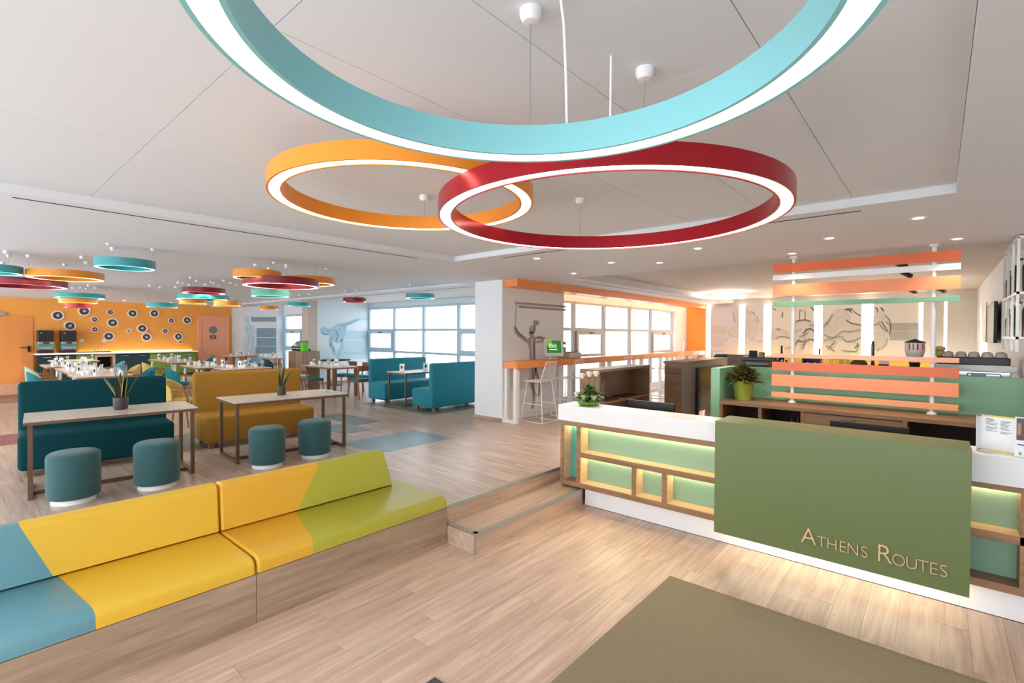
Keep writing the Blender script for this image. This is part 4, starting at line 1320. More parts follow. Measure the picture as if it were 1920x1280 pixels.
tag(o, 'plain brown cabinet end rising behind the red-leaved plant', 'cabinet')

# coffee machine pieces behind the plant
t = thing('coffee_brewer', 'black coffee brewer with a grey drum behind the potted plant', 'coffee maker', (-1.92, 7.55, 1.40))
B(-2.14, -1.70, 7.45, 7.8, 1.40, 1.49, bev=0.01).build('base', black, t)
B(-2.14, -1.69, 7.5, 7.75, 1.57, 1.625, bev=0.01).build('body', black, t)
B(-2.13, -2.08, 7.55, 7.7, 1.49, 1.57).build('leg', black, t)
B(-1.76, -1.71, 7.55, 7.7, 1.49, 1.57).build('leg', black, t)
MB().cyl((-2.02, 7.42, 1.53), (-1.74, 7.42, 1.53), 0.045, n=20).build('drum', mat('dark_steel', (104, 104, 106), 0.35, 0.6), t, smooth=True)
o = B(-2.045, -1.94, 7.55, 7.58, 1.626, 1.715, bev=0.004).build('menu_block', blackm, base=(-2.0, 7.56, 1.626))
tag(o, 'small black chalk sign standing on the coffee brewer', 'sign')
o = MB().lathe([(0, 0), (0.03, 0), (0.045, 0.07), (0.04, 0.07), (0.027, 0.006), (0, 0.006)], (-1.885, 7.6, 1.626), 16).build('basket', mat('tan_wicker', (176, 138, 104), 0.7, var=0.3, vs=80), base=(-1.885, 7.6, 1.626))
tag(o, 'small tan basket on the coffee brewer beside the black sign', 'basket')

# things standing on the bar counter, seen through the slats
def bottle(x, y, z, h, r, m_, label, cap=None):
    t = thing('bottle', label, 'bottle', (x, y, z))
    MB().lathe([(0, 0), (r, 0), (r, h * 0.6), (r * 0.8, h * 0.68), (r * 0.36, h * 0.76), (r * 0.33, h * 0.95), (0, h * 0.95)], (x, y, z), 16).build('body', m_, t, smooth=True)
    MB().lathe([(0, 0), (r * 0.4, 0), (r * 0.4, h * 0.06), (0, h * 0.06)], (x, y, z + h * 0.94), 12).build('cap', cap or black, t)
    return t


amberg = mat('brown_glass', (62, 34, 22), 0.12)
greeng = mat('green_glass', (34, 58, 36), 0.12)
clearb = mat('pale_glass', (196, 204, 204), 0.12)
bottle(-1.64, 7.62, 1.402, 0.39, 0.034, blackm, 'tall black bottle behind the left end of the peach slat')
bottle(-1.20, 7.70, 1.402, 0.36, 0.03, blackm, 'black bottle behind the peach slat above the dark holder')
t = thing('pepper_mill', 'tall thin brown pepper mill on the bar in front of the lit panel', 'mill', (-0.61, 7.55, 1.402))
MB().lathe([(0, 0), (0.03, 0), (0.026, 0.16), (0.018, 0.2), (0.018, 0.40), (0.014, 0.45), (0, 0.455)], (-0.61, 7.55, 1.402), 16).build('body', amberg, t, smooth=True)
MB().lathe([(0, 0), (0.012, 0.0), (0.014, 0.012), (0, 0.02)], (-0.61, 7.55, 1.852), 12).build('knob', amberg, t, smooth=True)
for k, x in enumerate((-1.665, -1.61, -1.555, -1.50)):
    o = MB().lathe([(0, 0), (0.02, 0), (0.022, 0.14), (0.014, 0.17), (0.014, 0.20), (0, 0.20)], (x, 7.5, 1.402), 12).build('sauce_bottle', (amberg, clearb, amberg, clearb)[k], base=(x, 7.5, 1.402))
    tag(o, ('dark' if k % 2 == 0 else 'pale') + ' small sauce bottle on the bar behind the left screen end' + (', outermost' if k < 2 else ', inner'), 'bottle', 'sauce bottles on the bar')
t = thing('cutlery_holder', 'dark box holder with two steel pots behind the upper slats', 'holder', (-1.25, 7.5, 1.402))
MB().box(-1.36, -1.34, 7.45, 7.6, 1.402, 1.65).box(-1.17, -1.15, 7.45, 7.6, 1.402, 1.65).box(-1.36, -1.15, 7.45, 7.6, 1.62, 1.65).box(-1.36, -1.15, 7.58, 7.6, 1.402, 1.65).build('frame', black, t)
for x in (-1.30, -1.21):
    MB().cyl((x, 7.5, 1.402), (x, 7.5, 1.58), 0.028, n=14).build('pot', chrome, t, smooth=True)
t = thing('wire_basket', 'thin wire basket with pale lining on the bar behind the slats', 'basket', (-0.95, 7.5, 1.402))
b = MB()
for a in range(10):
    an = a * math.pi / 5
    b.tube([(-0.95 + 0.05 * math.cos(an), 7.5 + 0.05 * math.sin(an), 1.41), (-0.95 + 0.11 * math.cos(an), 7.5 + 0.11 * math.sin(an), 1.63)], 0.003, 5)
for r_, z_ in ((0.05, 1.41), (0.08, 1.52), (0.11, 1.63)):
    b.tube([(-0.95 + r_ * math.cos(q * math.pi / 8), 7.5 + r_ * math.sin(q * math.pi / 8), z_) for q in range(16)], 0.003, 5, closed=True)
b.build('wires', wire_m, t)
o = MB().lathe([(0, 0), (0.10, 0), (0.10, 0.12), (0.09, 0.19), (0.05, 0.235), (0, 0.245)], (-0.745, 7.5, 1.402), 24).build('food_dome', mat('brown_wicker', (98, 72, 46), 0.6, var=0.5, vs=60), base=(-0.745, 7.5, 1.402), smooth=True)
tag(o, 'brown rounded dome cover on the bar between basket and mill', 'dome')
t = thing('napkin_box', 'brown and white napkin box on the bar right of the mill', 'napkin holder', (-0.49, 7.5, 1.402))
B(-0.545, -0.445, 7.46, 7.56, 1.402, 1.59).build('base', amberg, t)
B(-0.54, -0.45, 7.465, 7.555, 1.59, 1.675).build('napkins', paper, t)
# grinder
gx, gy = -0.205, 7.5
t = thing('coffee_grinder', 'coffee grinder with clear hopper and striped band above the peach slat', 'grinder', (gx, gy, 1.402))
MB().lathe([(0, 0), (0.07, 0), (0.07, 0.02), (0.05, 0.04), (0.05, 0.2), (0.06, 0.22), (0, 0.22)], (gx, gy, 1.402), 20).build('body', black, t, smooth=True)
hp = MB().lathe([(0.045, 0.22), (0.08, 0.30), (0.095, 0.36), (0.095, 0.45), (0.09, 0.455), (0.0, 0.455)], (gx, gy, 1.402), 28).build('hopper', mat('hopper_plastic', (224, 216, 204), 0.25), t, smooth=True)
for a in (3.5, 4.2, 4.6, 5.0, 5.6):
    b = MB()
    rows = [[(gx + 0.0962 * math.cos(a + u), gy + 0.0962 * math.sin(a + u), 1.402 + z) for u in (-0.09, 0, 0.09)] for z in (0.37, 0.445)]
    b.loft(rows)
    b.build('stripe', (pk if a in (3.5, 5.6) else mat('red_print', (190, 48, 44), 0.4)) if a != 4.6 else mat('slate_print', (110, 120, 130), 0.4), hp)
MB().lathe([(0, 0.50), (0.03, 0.49), (0.10, 0.462), (0.10, 0.452), (0, 0.452)], (gx, gy, 1.402), 24).build('lid', black, t, smooth=True)
# espresso machine and cups
t = thing('espresso_machine', 'wide espresso machine with black top and steel front at the right of the bar', 'coffee machine', (0.32, 7.55, 1.402))
B(-0.02, 0.60, 7.5, 7.85, 1.402, 1.60, bev=0.008).build('body', chrome, t)
B(-0.01, 0.59, 7.44, 7.85, 1.62, 1.70, bev=0.008).build('top_tray', black, t)
B(-0.03, 0.64, 7.40, 7.5, 1.545, 1.62, bev=0.01).build('front_panel', mat('pale_grey_plastic', (206, 208, 206), 0.3), t)
MB().box(0.25, 0.52, 7.42, 7.5, 1.47, 1.53, bev=0.01).build('drip_tray', chrome, t)
B(0.28, 0.40, 7.40, 7.42, 1.475, 1.52).build('gauge_panel', mat('blue_gauge', (120, 150, 176), 0.3), t)
bowl = thing('coffee_bowl', 'upturned glass bowl in the row on the espresso machine', 'bowl', (0.09, 7.55, 1.70), 'upturned bowls on the espresso machine')
MB().lathe([(0.05, 0), (0.052, 0.02), (0.042, 0.05), (0.02, 0.062), (0, 0.064)], (0.09, 7.55, 1.701), 20).build('shell', mat('grey_bowl', (176, 170, 164), 0.2), bowl, smooth=True)
for k in range(1, 5):
    dup(bowl, (0.09 + 0.108 * k, 7.55, 1.70))
o = MB().lathe([(0, 0), (0.04, 0), (0.052, 0.03), (0.05, 0.06), (0.03, 0.07), (0, 0.07)], (0.02, 7.62, 1.70), 16).lathe([(0.03, 0.06), (0.052, 0.08), (0.045, 0.11), (0, 0.12)], (0.02, 7.62, 1.70), 12).build('cup_stack', mat('olive_cup', (168, 158, 84), 0.5, var=0.2, vs=30), base=(0.02, 7.62, 1.70), smooth=True)
tag(o, 'olive yellow upturned cups at the left end of the espresso machine', 'cup')

# yellow and lime banquette at the far end
t = thing('far_banquette', 'long yellow and lime banquette back below the horse drawings', 'sofa', (-2, 15.5, ZU))
segs = [(-5.2, -3.3, yellow), (-3.3, -1.95, yellow), (-1.95, -1.35, lime), (-1.35, 0.0, amber), (0.0, 0.5, lime)]
for a, b_, mm_ in segs:
    B(a + 0.004, b_ - 0.004, 15.45, 15.6, ZU + 0.4, 1.36, bev=0.03).build('back_cushion', mm_, t)
    B(a + 0.004, b_ - 0.004, 14.95, 15.5, ZU + 0.1, ZU + 0.45, bev=0.03).build('seat_cushion', mm_, t)

# ------------------------------------------------------------------ right wall: screen and bottle rack
t = thing('television', 'flat television on a wall arm at the right of the bar', 'television', (0.66, 11.1, 2.2))
B(0.60, 0.64, 9.85, 11.1, 1.84, 2.44, bev=0.006).build('screen', black, t)
B(0.585, 0.60, 11.1, 12.45, 1.84, 2.50, bev=0.004).build('side_panel', mat('tv_beige_edge', (198, 186, 172), 0.4), t)
B(0.60, 0.68, 11.05, 11.2, 2.15, 2.25).build('wall_arm', black, t)
R = thing('bottle_rack', 'white steel wall rack with rows of bottles at the right edge', 'rack', (0.62, 7.7, 1.9))
for z in (1.92, 2.35, 2.88):
    B(0.56, 0.678, 6.70, 8.02, z - 0.012, z + 0.012).build('shelf', wht_m, R)
for y in (6.71, 7.15, 7.58, 8.01):
    for x in (0.57,):
        B(x - 0.01, x + 0.01, y - 0.01, y + 0.01, 1.79, 2.88).build('upright', wht_m, R)
k = 0
for z in (1.933, 2.363):
    for y in (7.88, 7.70, 7.44, 7.28, 7.03, 6.88):
        mm_ = (amberg, greeng, clearb, greeng, clearb, amberg)[k % 6]
        nm = ('dark brown', 'green', 'pale clear', 'green', 'pale clear', 'dark brown')[k % 6]
        bt = bottle(0.60 + 0.02 * (k % 3), y, z, 0.31 + 0.04 * ((k * 7) % 3), 0.03, mm_, nm + ' bottle, ' + ('first second third fourth fifth sixth'.split()[k % 6]) + ' on the ' + ('lower' if z < 2.2 else 'upper') + ' shelf of the white rack')
        bt['group'] = 'bottles on the wall rack'
        k += 1

# ------------------------------------------------------------------ wooden shelf cabinet behind the desk
t = thing('open_cabinet', 'brown open-fronted cabinet with one shelf behind the flowers', 'cabinet', (-4.1, 7.5, ZU))
B(-4.31, -3.955, 6.63, 6.67, ZU, 1.385).build('end_panel', back_w, t)
B(-4.31, -3.955, 8.36, 8.40, ZU, 1.385).build('end_panel', back_w, t)
B(-4.31, -4.28, 6.67, 8.36, ZU, 1.36).build('back_panel', back_w, t)
B(-4.31, -3.955, 6.67, 8.36, 1.345, 1.385).build('top_board', back_w, t)
B(-4.28, -3.96, 6.67, 8.36, 0.83, 0.86).build('shelf', back_w, t)
B(-4.28, -3.96, 6.67, 8.36, ZU, ZU + 0.06).build('base', back_w, t)
for k, (y0, y1) in enumerate(((6.95, 7.35), (7.6, 8.0))):
    o = B(-4.25, -4.0, y0, y1, 0.862, 0.882, bev=0.004).build('folder', black, base=(-4.1, y0, 0.862))
    tag(o, 'flat black folder on the cabinet shelf, ' + ('near the flowers' if k == 0 else 'at its far end'), 'folder', 'folders on the cabinet shelf')

# ------------------------------------------------------------------ orange window bar with stools
t = thing('window_bar', 'long orange bar counter along the windows on white double legs', 'counter', (-5.8, 11, ZU))
B(-5.925, -5.6, 6.6, 15.85, 1.32, 1.445, bev=0.003, seg=1).build('counter_top', orange_b, t)
for y in (6.62, 8.3, 9.9, 11.5, 13.1, 14.7):
    b = MB()
    b.box(-5.915, -5.85, y, y + 0.09, ZU, 1.32).box(-5.70, -5.63, y, y + 0.09, ZU, 1.32).box(-5.85, -5.70, y, y + 0.09, ZU, ZU + 0.06)
    b.build('leg', wht_m, t)
ST = thing('wire_bar_stool', 'white wire bar stool nearest the column, by the raised-arm drawing', 'stool', (0, 0, 0), 'white wire stools at the window bar')
rw = 0.0065
zs_ = 0.74
for sx, sy in ((-1, -1), (1, -1), (1, 1), (-1, 1)):
    MB().tube([(0.155 * sx, 0.16 * sy, zs_), (0.25 * sx, 0.235 * sy, 0.008)], rw + 0.002, 7).build('leg', wht_m, ST, smooth=True)
b = MB()
for sx in (-1, 1):
    b.tube([(0.25 * sx, -0.235, 0.008), (0.25 * sx, 0.235, 0.008)], rw + 0.001, 7)
b.tube([(-0.25, -0.235, 0.008), (0.25, -0.235, 0.008)], rw + 0.001, 7)
b.tube([(-0.25, 0.235, 0.008), (0.25, 0.235, 0.008)], rw + 0.001, 7)
b.build('floor_frame', wht_m, ST, smooth=True)
MB().tube([(-0.205, -0.2, 0.33), (0.205, -0.2, 0.33), (0.205, 0.2, 0.33), (-0.205, 0.2, 0.33)], rw, 6, closed=True).build('foot_rail', wht_m, ST, smooth=True)
b = MB()
b.tube([(-0.2, -0.2, zs_), (0.17, -0.2, zs_), (0.17, 0.2, zs_), (-0.2, 0.2, zs_)], rw, 6, closed=True)
for k in range(9):
    y = -0.16 + 0.04 * k
    b.tube([(-0.2, y, zs_), (-0.02, y, zs_ - 0.02), (0.17, y, zs_)], 0.0028, 5)
for k in range(5):
    x = -0.15 + 0.07 * k
    b.tube([(x, -0.2, zs_ - 0.006), (x, 0.2, zs_ - 0.006)], 0.0028, 5)
b.build('seat', wht_m, ST, smooth=True)
b = MB()
b.tube([(0.17, -0.2, zs_), (0.27, -0.155, 1.10), (0.27, 0.155, 1.10), (0.17, 0.2, zs_)], rw, 6)
for k in range(9):
    q = -1 + 0.25 * k
    b.tube([(0.17, 0.19 * q, zs_), (0.22, 0.175 * q, 0.9), (0.27, 0.15 * q, 1.10)], 0.0026, 5)
for k in range(8):
    v = 0.1 + 0.1 * k
    b.tube([(0.17 + 0.1 * v, -0.2 + 0.045 * v, zs_ + 0.36 * v), (0.17 + 0.1 * v, 0, zs_ + 0.36 * v - 0.03), (0.17 + 0.1 * v, 0.2 - 0.045 * v, zs_ + 0.36 * v)], 0.0026, 5)
b.build('backrest', wht_m, ST, smooth=True)
ST.location = (-5.52, 7.15, ZU)
sy_ = (8.05, 9.9, 10.9, 11.9, 12.9, 13.9, 14.7)
sl_ = ('white wire bar stool in front of the printer', 'white wire bar stool behind the roses, third from the column', 'white wire bar stool in front of the open sash window', 'white wire bar stool in the middle of the windows',
       'white wire bar stool in front of the second leaflet stand', 'white wire bar stool left of the black cloths', 'white wire bar stool farthest along the orange bar')
for y, lb in zip(sy_, sl_):
    dup(ST, (-5.44 if y > 9 else -5.5, y, ZU), 0, lb)

# monitor, printer and leaflet stands on the orange bar
t = thing('bar_monitor', 'white-framed guest monitor with a green screen on the orange bar', 'monitor', (-5.78, 7.85, 1.447))
ang = math.radians(28)
def bm_pt(u, v, w_=0.0):
    """Point on the tilted monitor: u to its right, v up, w toward the viewer."""
    d = Vector((math.sin(ang), math.cos(ang), 0)).normalized()
    n = Vector((math.cos(ang), -math.sin(ang), 0))
    upv = (Vector((0, 0, 1)) * math.cos(0.15) - n * math.sin(0.15)).normalized()
    nn = (n * math.cos(0.15) + Vector((0, 0, 1)) * math.sin(0.15)).normalized()
    return Vector((-5.83, 7.72, 1.50)) + d * u + upv * v + nn * w_
def slab(u0, u1, v0, v1, w0, w1):
    b = MB()
    b.loft([[bm_pt(u0, v0, w_), bm_pt(u1, v0, w_), bm_pt(u1, v1, w_), bm_pt(u0, v1, w_)] for w_ in (w0, w1)], closed=True, caps=True)
    return b
slab(0, 0.40, 0, 0.34, -0.02, 0.015).build('casing', wht_m, t)
scr = emit('green_screen_glow', (40, 130, 40), 0.55)
so = slab(0.04, 0.36, 0.065, 0.315, 0.015, 0.017).build('screen', scr, t)
slab(0.04, 0.16, 0.2, 0.315, 0.017, 0.0175).build('screen_highlight', emit('lime_screen_glow', (130, 190, 40), 0.55), so)
cu = bpy.data.curves.new('screen_text', 'FONT')
cu.body = 'ibis'
cu.size = 0.13
cu.extrude = 0.0005
tmp = bpy.data.objects.new('screen_text', cu)
COL.objects.link(tmp)
bpy.context.view_layer.update()
me = bpy.data.meshes.new_from_object(tmp.evaluated_get(bpy.context.evaluated_depsgraph_get()))
bpy.data.objects.remove(tmp)
for v in me.vertices:
    v.co = bm_pt(0.09 + v.co.x, 0.17 + v.co.y, 0.0185 + v.co.z) - Vector(t.location)
me.materials.clear()
me.materials.append(emit('screen_white_glow', (235, 250, 225), 0.8))
o = bpy.data.objects.new('screen_text', me)
COL.objects.link(o)
o.parent = so
o.location = (0, 0, 0)
slab(0.10, 0.27, 0.125, 0.14, 0.0175, 0.018).build('screen_line', MATS['screen_white_glow'], so)
MB().box(-5.86, -5.70, 7.78, 7.98, 1.446, 1.46).box(-5.82, -5.79, 7.86, 7.9, 1.46, 1.56).build('stand', wht_m, t)
t = thing('printer', 'small beige printer on the orange bar right of the green screen', 'printer', (-5.78, 8.55, 1.447))
B(-5.9, -5.66, 8.36, 8.76, 1.447, 1.56, bev=0.012).build('body', mat('beige_plastic', (206, 190, 176), 0.45), t)
B(-5.86, -5.70, 8.42, 8.70, 1.56, 1.575, bev=0.004).build('paper_slot', black, t)
for k, (y, lb) in enumerate(((10.35, 'leaflet stand on the orange bar beside the open sash window'), (12.75, 'leaflet stand on the orange bar in the middle of the windows'), (14.5, 'leaflet stand on the orange bar before the last window'))):
    t = thing('leaflet_stand', lb, 'leaflet', (-5.75, y, 1.447), 'leaflet stands on the orange bar')
    MB().rbox((-5.75, y, 1.60), 0.008, 0.16, 0.30, (0, 0.12, 0.5), 0).build('card', paper, t)
    MB().rbox((-5.742, y - 0.003, 1.66), 0.004, 0.13, 0.13, (0, 0.12, 0.5), 0).build('photo', mat('leaflet_photo', (120, 108, 140), 0.5, var=0.6, vs=30), t)
    B(-5.79, -5.71, y - 0.08, y + 0.08, 1.446, 1.456).build('base', clear, t)

# ------------------------------------------------------------------ sofas of the raised floor
def sofa(name, label, c0, c1, back, front, axis, fab, zs=0.805, zt=1.345, group=None, bt=0.14):
    """Sofa along Y from c0 to c1; back/front are X of the back's rear face and of the seat front."""
    sg = 1 if front > back else -1
    t = thing(name, label, 'sofa', ((back + front) / 2, (c0 + c1) / 2, ZU), group)
    B(back + sg * bt * 0.6, front, c0, c1, ZU + 0.07, zs, bev=0.045, seg=3).build('seat', fab, t, smooth=True)
    B(back, back + sg * bt, c0 - 0.002, c1 + 0.002, ZU + 0.07, zt, bev=0.045, seg=3).build('backrest', fab, t, smooth=True)
    for x in (back + sg * 0.08, front - sg * 0.08):
        for y in (c0 + 0.1, c1 - 0.1):
            B(x - 0.03, x + 0.03, y - 0.03, y + 0.03, ZU, ZU + 0.075).build('leg', wood_c, t)
    return t


sofa('high_back_sofa', 'dark teal high-backed sofa behind the left stone-topped table', 0.53, 1.95, -8.09, -7.41, 'y', teal_f, zs=0.80, zt=1.345).rotation_euler.z = math.radians(-5)
sofa('high_back_sofa', 'mustard high-backed sofa behind the right stone-topped table', 2.31, 3.82, -8.09, -7.42, 'y', gold_f, zs=0.785, zt=1.36).rotation_euler.z = math.radians(-4)
sofa('high_back_sofa', 'bright teal booth sofa farther from the column, facing it', 6.50, 8.14, -10.10, -9.42, 'y', teal_b, zs=0.81, zt=1.34)
sofa('high_back_sofa', 'bright teal booth sofa nearer the column, seen from behind', 6.47, 8.1, -7.73, -8.42, 'y', teal_b, zs=0.785, zt=1.33)


def stone_table(label, x0, x1, y0, y1, zt=1.09, lm=bronze, lw_=0.035, inset=0.045, name='stone_top_table', cross=True):
    t = thing(name, label, 'table', ((x0 + x1) / 2, (y0 + y1) / 2, ZU))
    B(x0, x1, y0, y1, zt - 0.012, zt).build('top', stone, t)
    B(x0 - 0.002, x1 + 0.002, y0 - 0.002, y1 + 0.002, zt - 0.04, zt - 0.012).build('edge', lm, t)
    for x in (x0 + inset, x1 - inset):
        for y in (y0 + inset, y1 - inset):
            B(x - lw_ / 2, x + lw_ / 2, y - lw_ / 2, y + lw_ / 2, ZU, zt - 0.04).build('leg', lm, t)
    for y in (y0 + inset, y1 - inset):
        B(x0 + inset + lw_ / 2, x1 - inset - lw_ / 2, y - lw_ / 2, y + lw_ / 2, ZU, ZU + lw_).build('foot_bar', lm, t)
    xm = (x0 + x1) / 2 + 0.1
    if cross:
        B(xm - lw_ / 2, xm + lw_ / 2, y0 + inset + lw_ / 2, y1 - inset - lw_ / 2, ZU, ZU + lw_).build('stretcher', lm, t)
    return t


stone_table('left narrow stone-topped table on bronze legs before the dark teal sofa', -7.06, -6.36, 0.50, 1.90).rotation_euler.z = math.radians(-5)
stone_table('right narrow stone-topped table on bronze legs before the mustard sofa', -7.06, -6.30, 2.29, 3.74).rotation_euler.z = math.radians(-4)
stone_table('pale table on thin legs between the two bright teal booth sofas', -9.25, -8.56, 6.42, 7.95, lw_=0.03)

ott_pos = [(-6.14, 0.79, 'blue-green round stool at the left end of the left stone table'), (-6.08, 1.43, 'blue-green round stool at the right end of the left stone table'),
           (-6.05, 2.52, 'blue-green round stool at the left of the right stone table'), (-6.08, 3.13, 'blue-green round stool at the right of the right stone table')]
OT = thing('round_ottoman', ott_pos[0][2], 'stool', (0, 0, 0), 'round fabric stools at the stone tables')
MB().lathe([(0, 0), (0.165, 0), (0.165, 0.045), (0, 0.045)], (0, 0, 0), 40).build('plinth', gloss_w, OT, smooth=True)
MB().lathe([(0, 0.045), (0.175, 0.045), (0.192, 0.052), (0.198, 0.07), (0.20, 0.42), (0.192, 0.45), (0.17, 0.467), (0.10, 0.474), (0, 0.476)], (0, 0, 0), 40).build('cushion', ott_f, OT, smooth=True)
OT.location = (ott_pos[0][0], ott_pos[0][1], ZU)
for x, y, lb in ott_pos[1:]:
    dup(OT, (x, y, ZU), random.random() * 6, lb)

# snake plants
leaf_c = mat('snake_leaf', (44, 52, 28), 0.4, var=0.5, vs=25)
leaf_e = mat('snake_leaf_edge', (150, 142, 84), 0.45, var=0.1)


def snake_plant(label, x, y, z, pot_r, pot_h, leaves):
    t = thing('snake_plant', label, 'plant', (x, y, z), 'snake plants on the stone tables')
    MB().lathe([(0, 0), (pot_r * 0.86, 0), (pot_r * 0.98, pot_h * 0.25), (pot_r, pot_h), (pot_r * 0.9, pot_h), (pot_r * 0.88, pot_h * 0.9), (0, pot_h * 0.9)], (x, y, z), 28).build('pot', mat('dark_pot', (66, 58, 58), 0.5, var=0.15, vs=15), t, smooth=True)
    for a, lean, L, w in leaves:
        b = MB()
        d = Vector((math.cos(a) * math.sin(lean), math.sin(a) * math.sin(lean), math.cos(lean)))
        s = Vector((-math.sin(a + 0.8), math.cos(a + 0.8), 0))
        rows = []
        n_ = 9
        for k in range(n_):
            q = k / (n_ - 1)
            c = Vector((x + math.cos(a) * pot_r * 0.35, y + math.sin(a) * pot_r * 0.35, z + pot_h * 0.85)) + d * L * q + Vector((math.cos(a), math.sin(a), -0.4)) * lean * L * 0.35 * q * q
            ww = w * (0.45 + 0.75 * math.sin(math.pi * min(1, q * 0.62 + 0.15))) * (1 - q ** 4)
            bend = d.cross(s).normalized() * (ww * 0.35)
            rows.append([c - s * ww / 2, c - s * ww * 0.43 + bend * 0.3, c + bend * 0.6, c + s * ww * 0.43 + bend * 0.3, c + s * ww / 2])
        R_ = [[b.bm.verts.new(p) for p in row] for row in rows]
        for i in range(n_ - 1):
            for j in range(4):
                b.mi = 1 if j in (0, 3) else 0
                b._face([R_[i][j], R_[i][j + 1], R_[i + 1][j + 1], R_[i + 1][j]])
        b.build('leaf', [leaf_c, leaf_e], t, smooth=True)
    return t


p = on_z(224, 768, 1.09)
snake_plant('snake plant in a dark pot on the left stone table', -6.74, p.y + 0.02, 1.09, 0.068, 0.13,
            [(-2.2, 0.40, 0.31, 0.07), (-2.6, 0.14, 0.39, 0.055), (1.2, 0.06, 0.39, 0.065), (0.4, 0.12, 0.34, 0.055), (1.5, 0.36, 0.28, 0.03), (3.0, 0.08, 0.30, 0.06), (-0.8, 0.10, 0.26, 0.055)])
p = on_z(532, 740, 1.09)
snake_plant('thin snake plant in a dark pot on the right stone table', -6.74, p.y - 0.02, 1.09, 0.058, 0.12,
            [(-2.4, 0.06, 0.34, 0.04), (2.0, 0.08, 0.30, 0.035), (0.5, 0.12, 0.28, 0.04), (1.4, 0.35, 0.26, 0.02), (3.4, 0.05, 0.26, 0.035), (-1.0, 0.10, 0.22, 0.035)])
o = MB().lathe([(0, 0), (0.03, 0), (0.036, 0.025), (0.03, 0.025), (0, 0.008)], (-6.55, 3.55, 1.091), 14).build('ashtray', clear, base=(-6.55, 3.55, 1.091))
tag(o, 'small clear glass dish at the right end of the mustard sofa table', 'dish')

# ------------------------------------------------------------------ dining tables, chairs, tableware
def dining_table(label, x0, x1, y0, y1, legs='white', zt=1.09, group='dining tables behind the sofas'):
    t = thing('dining_table', label, 'table', ((x0 + x1) / 2, (y0 + y1) / 2, ZU), group)
    B(x0, x1, y0, y1, zt - 0.012, zt).build('top', mat('cream_table_top', (226, 212, 198), 0.35, var=0.05), t)
    B(x0, x1, y0, y1, zt - 0.05, zt - 0.012, bev=0.004, seg=1).build('edge', wood_t, t)
    for x, sx in ((x0 + 0.12, -1), (x1 - 0.12, 1)):
        for y, sy in ((y0 + 0.1, -1), (y1 - 0.1, 1)):
            if legs == 'white':
                MB().tube([(x, y, zt - 0.05), (x + sx * 0.08, y + sy * 0.06, ZU)], 0.035, 10, r1=0.018).build('leg', wht_m, t, smooth=True)
            else:
                MB().box(x - 0.035, x + 0.035, y - 0.035, y + 0.035, ZU, zt - 0.05).build('leg', wood_c, t)
    return t


dining_table('left row dining table nearest the dark teal sofa back', -13.15, -12.1, 1.6, 2.45)
dining_table('left row dining table, second from the dark teal sofa', -15.4, -13.4, 1.66, 2.4)
dining_table('left row dining table, third from the dark teal sofa', -17.5, -16.1, 1.6, 2.5, 'wood')
dining_table('far left dining table in front of the green buffet cabinet', -20.0, -18.7, 2.0, 3.0)
dining_table('middle row dining table by the green buffet run', -18.6, -16.1, 4.15, 4.85)
dining_table('middle row dining table behind the mustard sofa left end', -14.8, -13.35, 3.98, 4.8)
dining_table('middle row dining table closest to the mustard sofa', -13.1, -12.3, 4.2, 5.25)
dining_table('far dining table under the robed figure drawing', -19.9, -18.95, 6.68, 7.55, 'wood')
dining_table('far dining table left of the wooden host stand', -18.0, -16.9, 6.95, 7.6, 'wood')
dining_table('wooden four-leg table in the corner by the pale blue thrower', -12.75, -11.15, 6.2, 7.0, 'wood')

shell_t, shell_y = mat('teal_upholstery', (0, 112, 124), 0.8, var=0.06), mat('mustard_upholstery', (206, 176, 98), 0.8, var=0.06)
shell_b, shell_d = mat('light_blue_upholstery', (120, 172, 184), 0.8, var=0.06), mat('petrol_upholstery', (18, 62, 74), 0.8, var=0.06)


def make_chair(label, shell, legs_m, group):
    """Armchair with a curved padded shell; its front looks to -Y at rotation 0."""
    t = thing('tub_chair', label, 'chair', (0, 0, 0), group)
    MB().lathe([(0, 0.40), (0.17, 0.40), (0.195, 0.42), (0.195, 0.455), (0.17, 0.475), (0, 0.48)], (0, 0, 0), 24).build('seat', shell, t, smooth=True)
    rows = []
    n_ = 15
    for k in range(n_):
        a = math.radians(8 + 164 * k / (n_ - 1))
        top = 0.56 + 0.25 * max(0, math.sin(a)) ** 0.6
        c, s = math.cos(a), math.sin(a)
        r0, r1 = 0.20, 0.235
        rows.append([(r0 * c, r0 * s, 0.46), (r0 * 1.05 * c, r0 * 1.05 * s, top - 0.02), ((r0 + 0.03) * 1.05 * c, (r0 + 0.03) * 1.05 * s, top), ((r1 + 0.005) * 1.05 * c, (r1 + 0.005) * 1.05 * s, top - 0.02), (r1 * c, r1 * s, 0.46), ((r0 + 0.017) * c, (r0 + 0.017) * s, 0.445)])
    MB().loft(rows, closed=True, caps=True).build('backrest', shell, t, smooth=True)
    for sx in (-1, 1):
        MB().tube([(0.20 * sx, 0.12, 0.63), (0.245 * sx, -0.02, 0.635), (0.25 * sx, -0.20, 0.62), (0.225 * sx, -0.21, 0.42)], 0.016, 7).build('armrest', legs_m, t, smooth=True)
        for sy in (-1, 1):
            MB().tube([(0.13 * sx, 0.13 * sy, 0.41), (0.21 * sx, 0.21 * sy, 0.0)], 0.021, 8, r1=0.013).build('leg', legs_m, t, smooth=True)
    return t


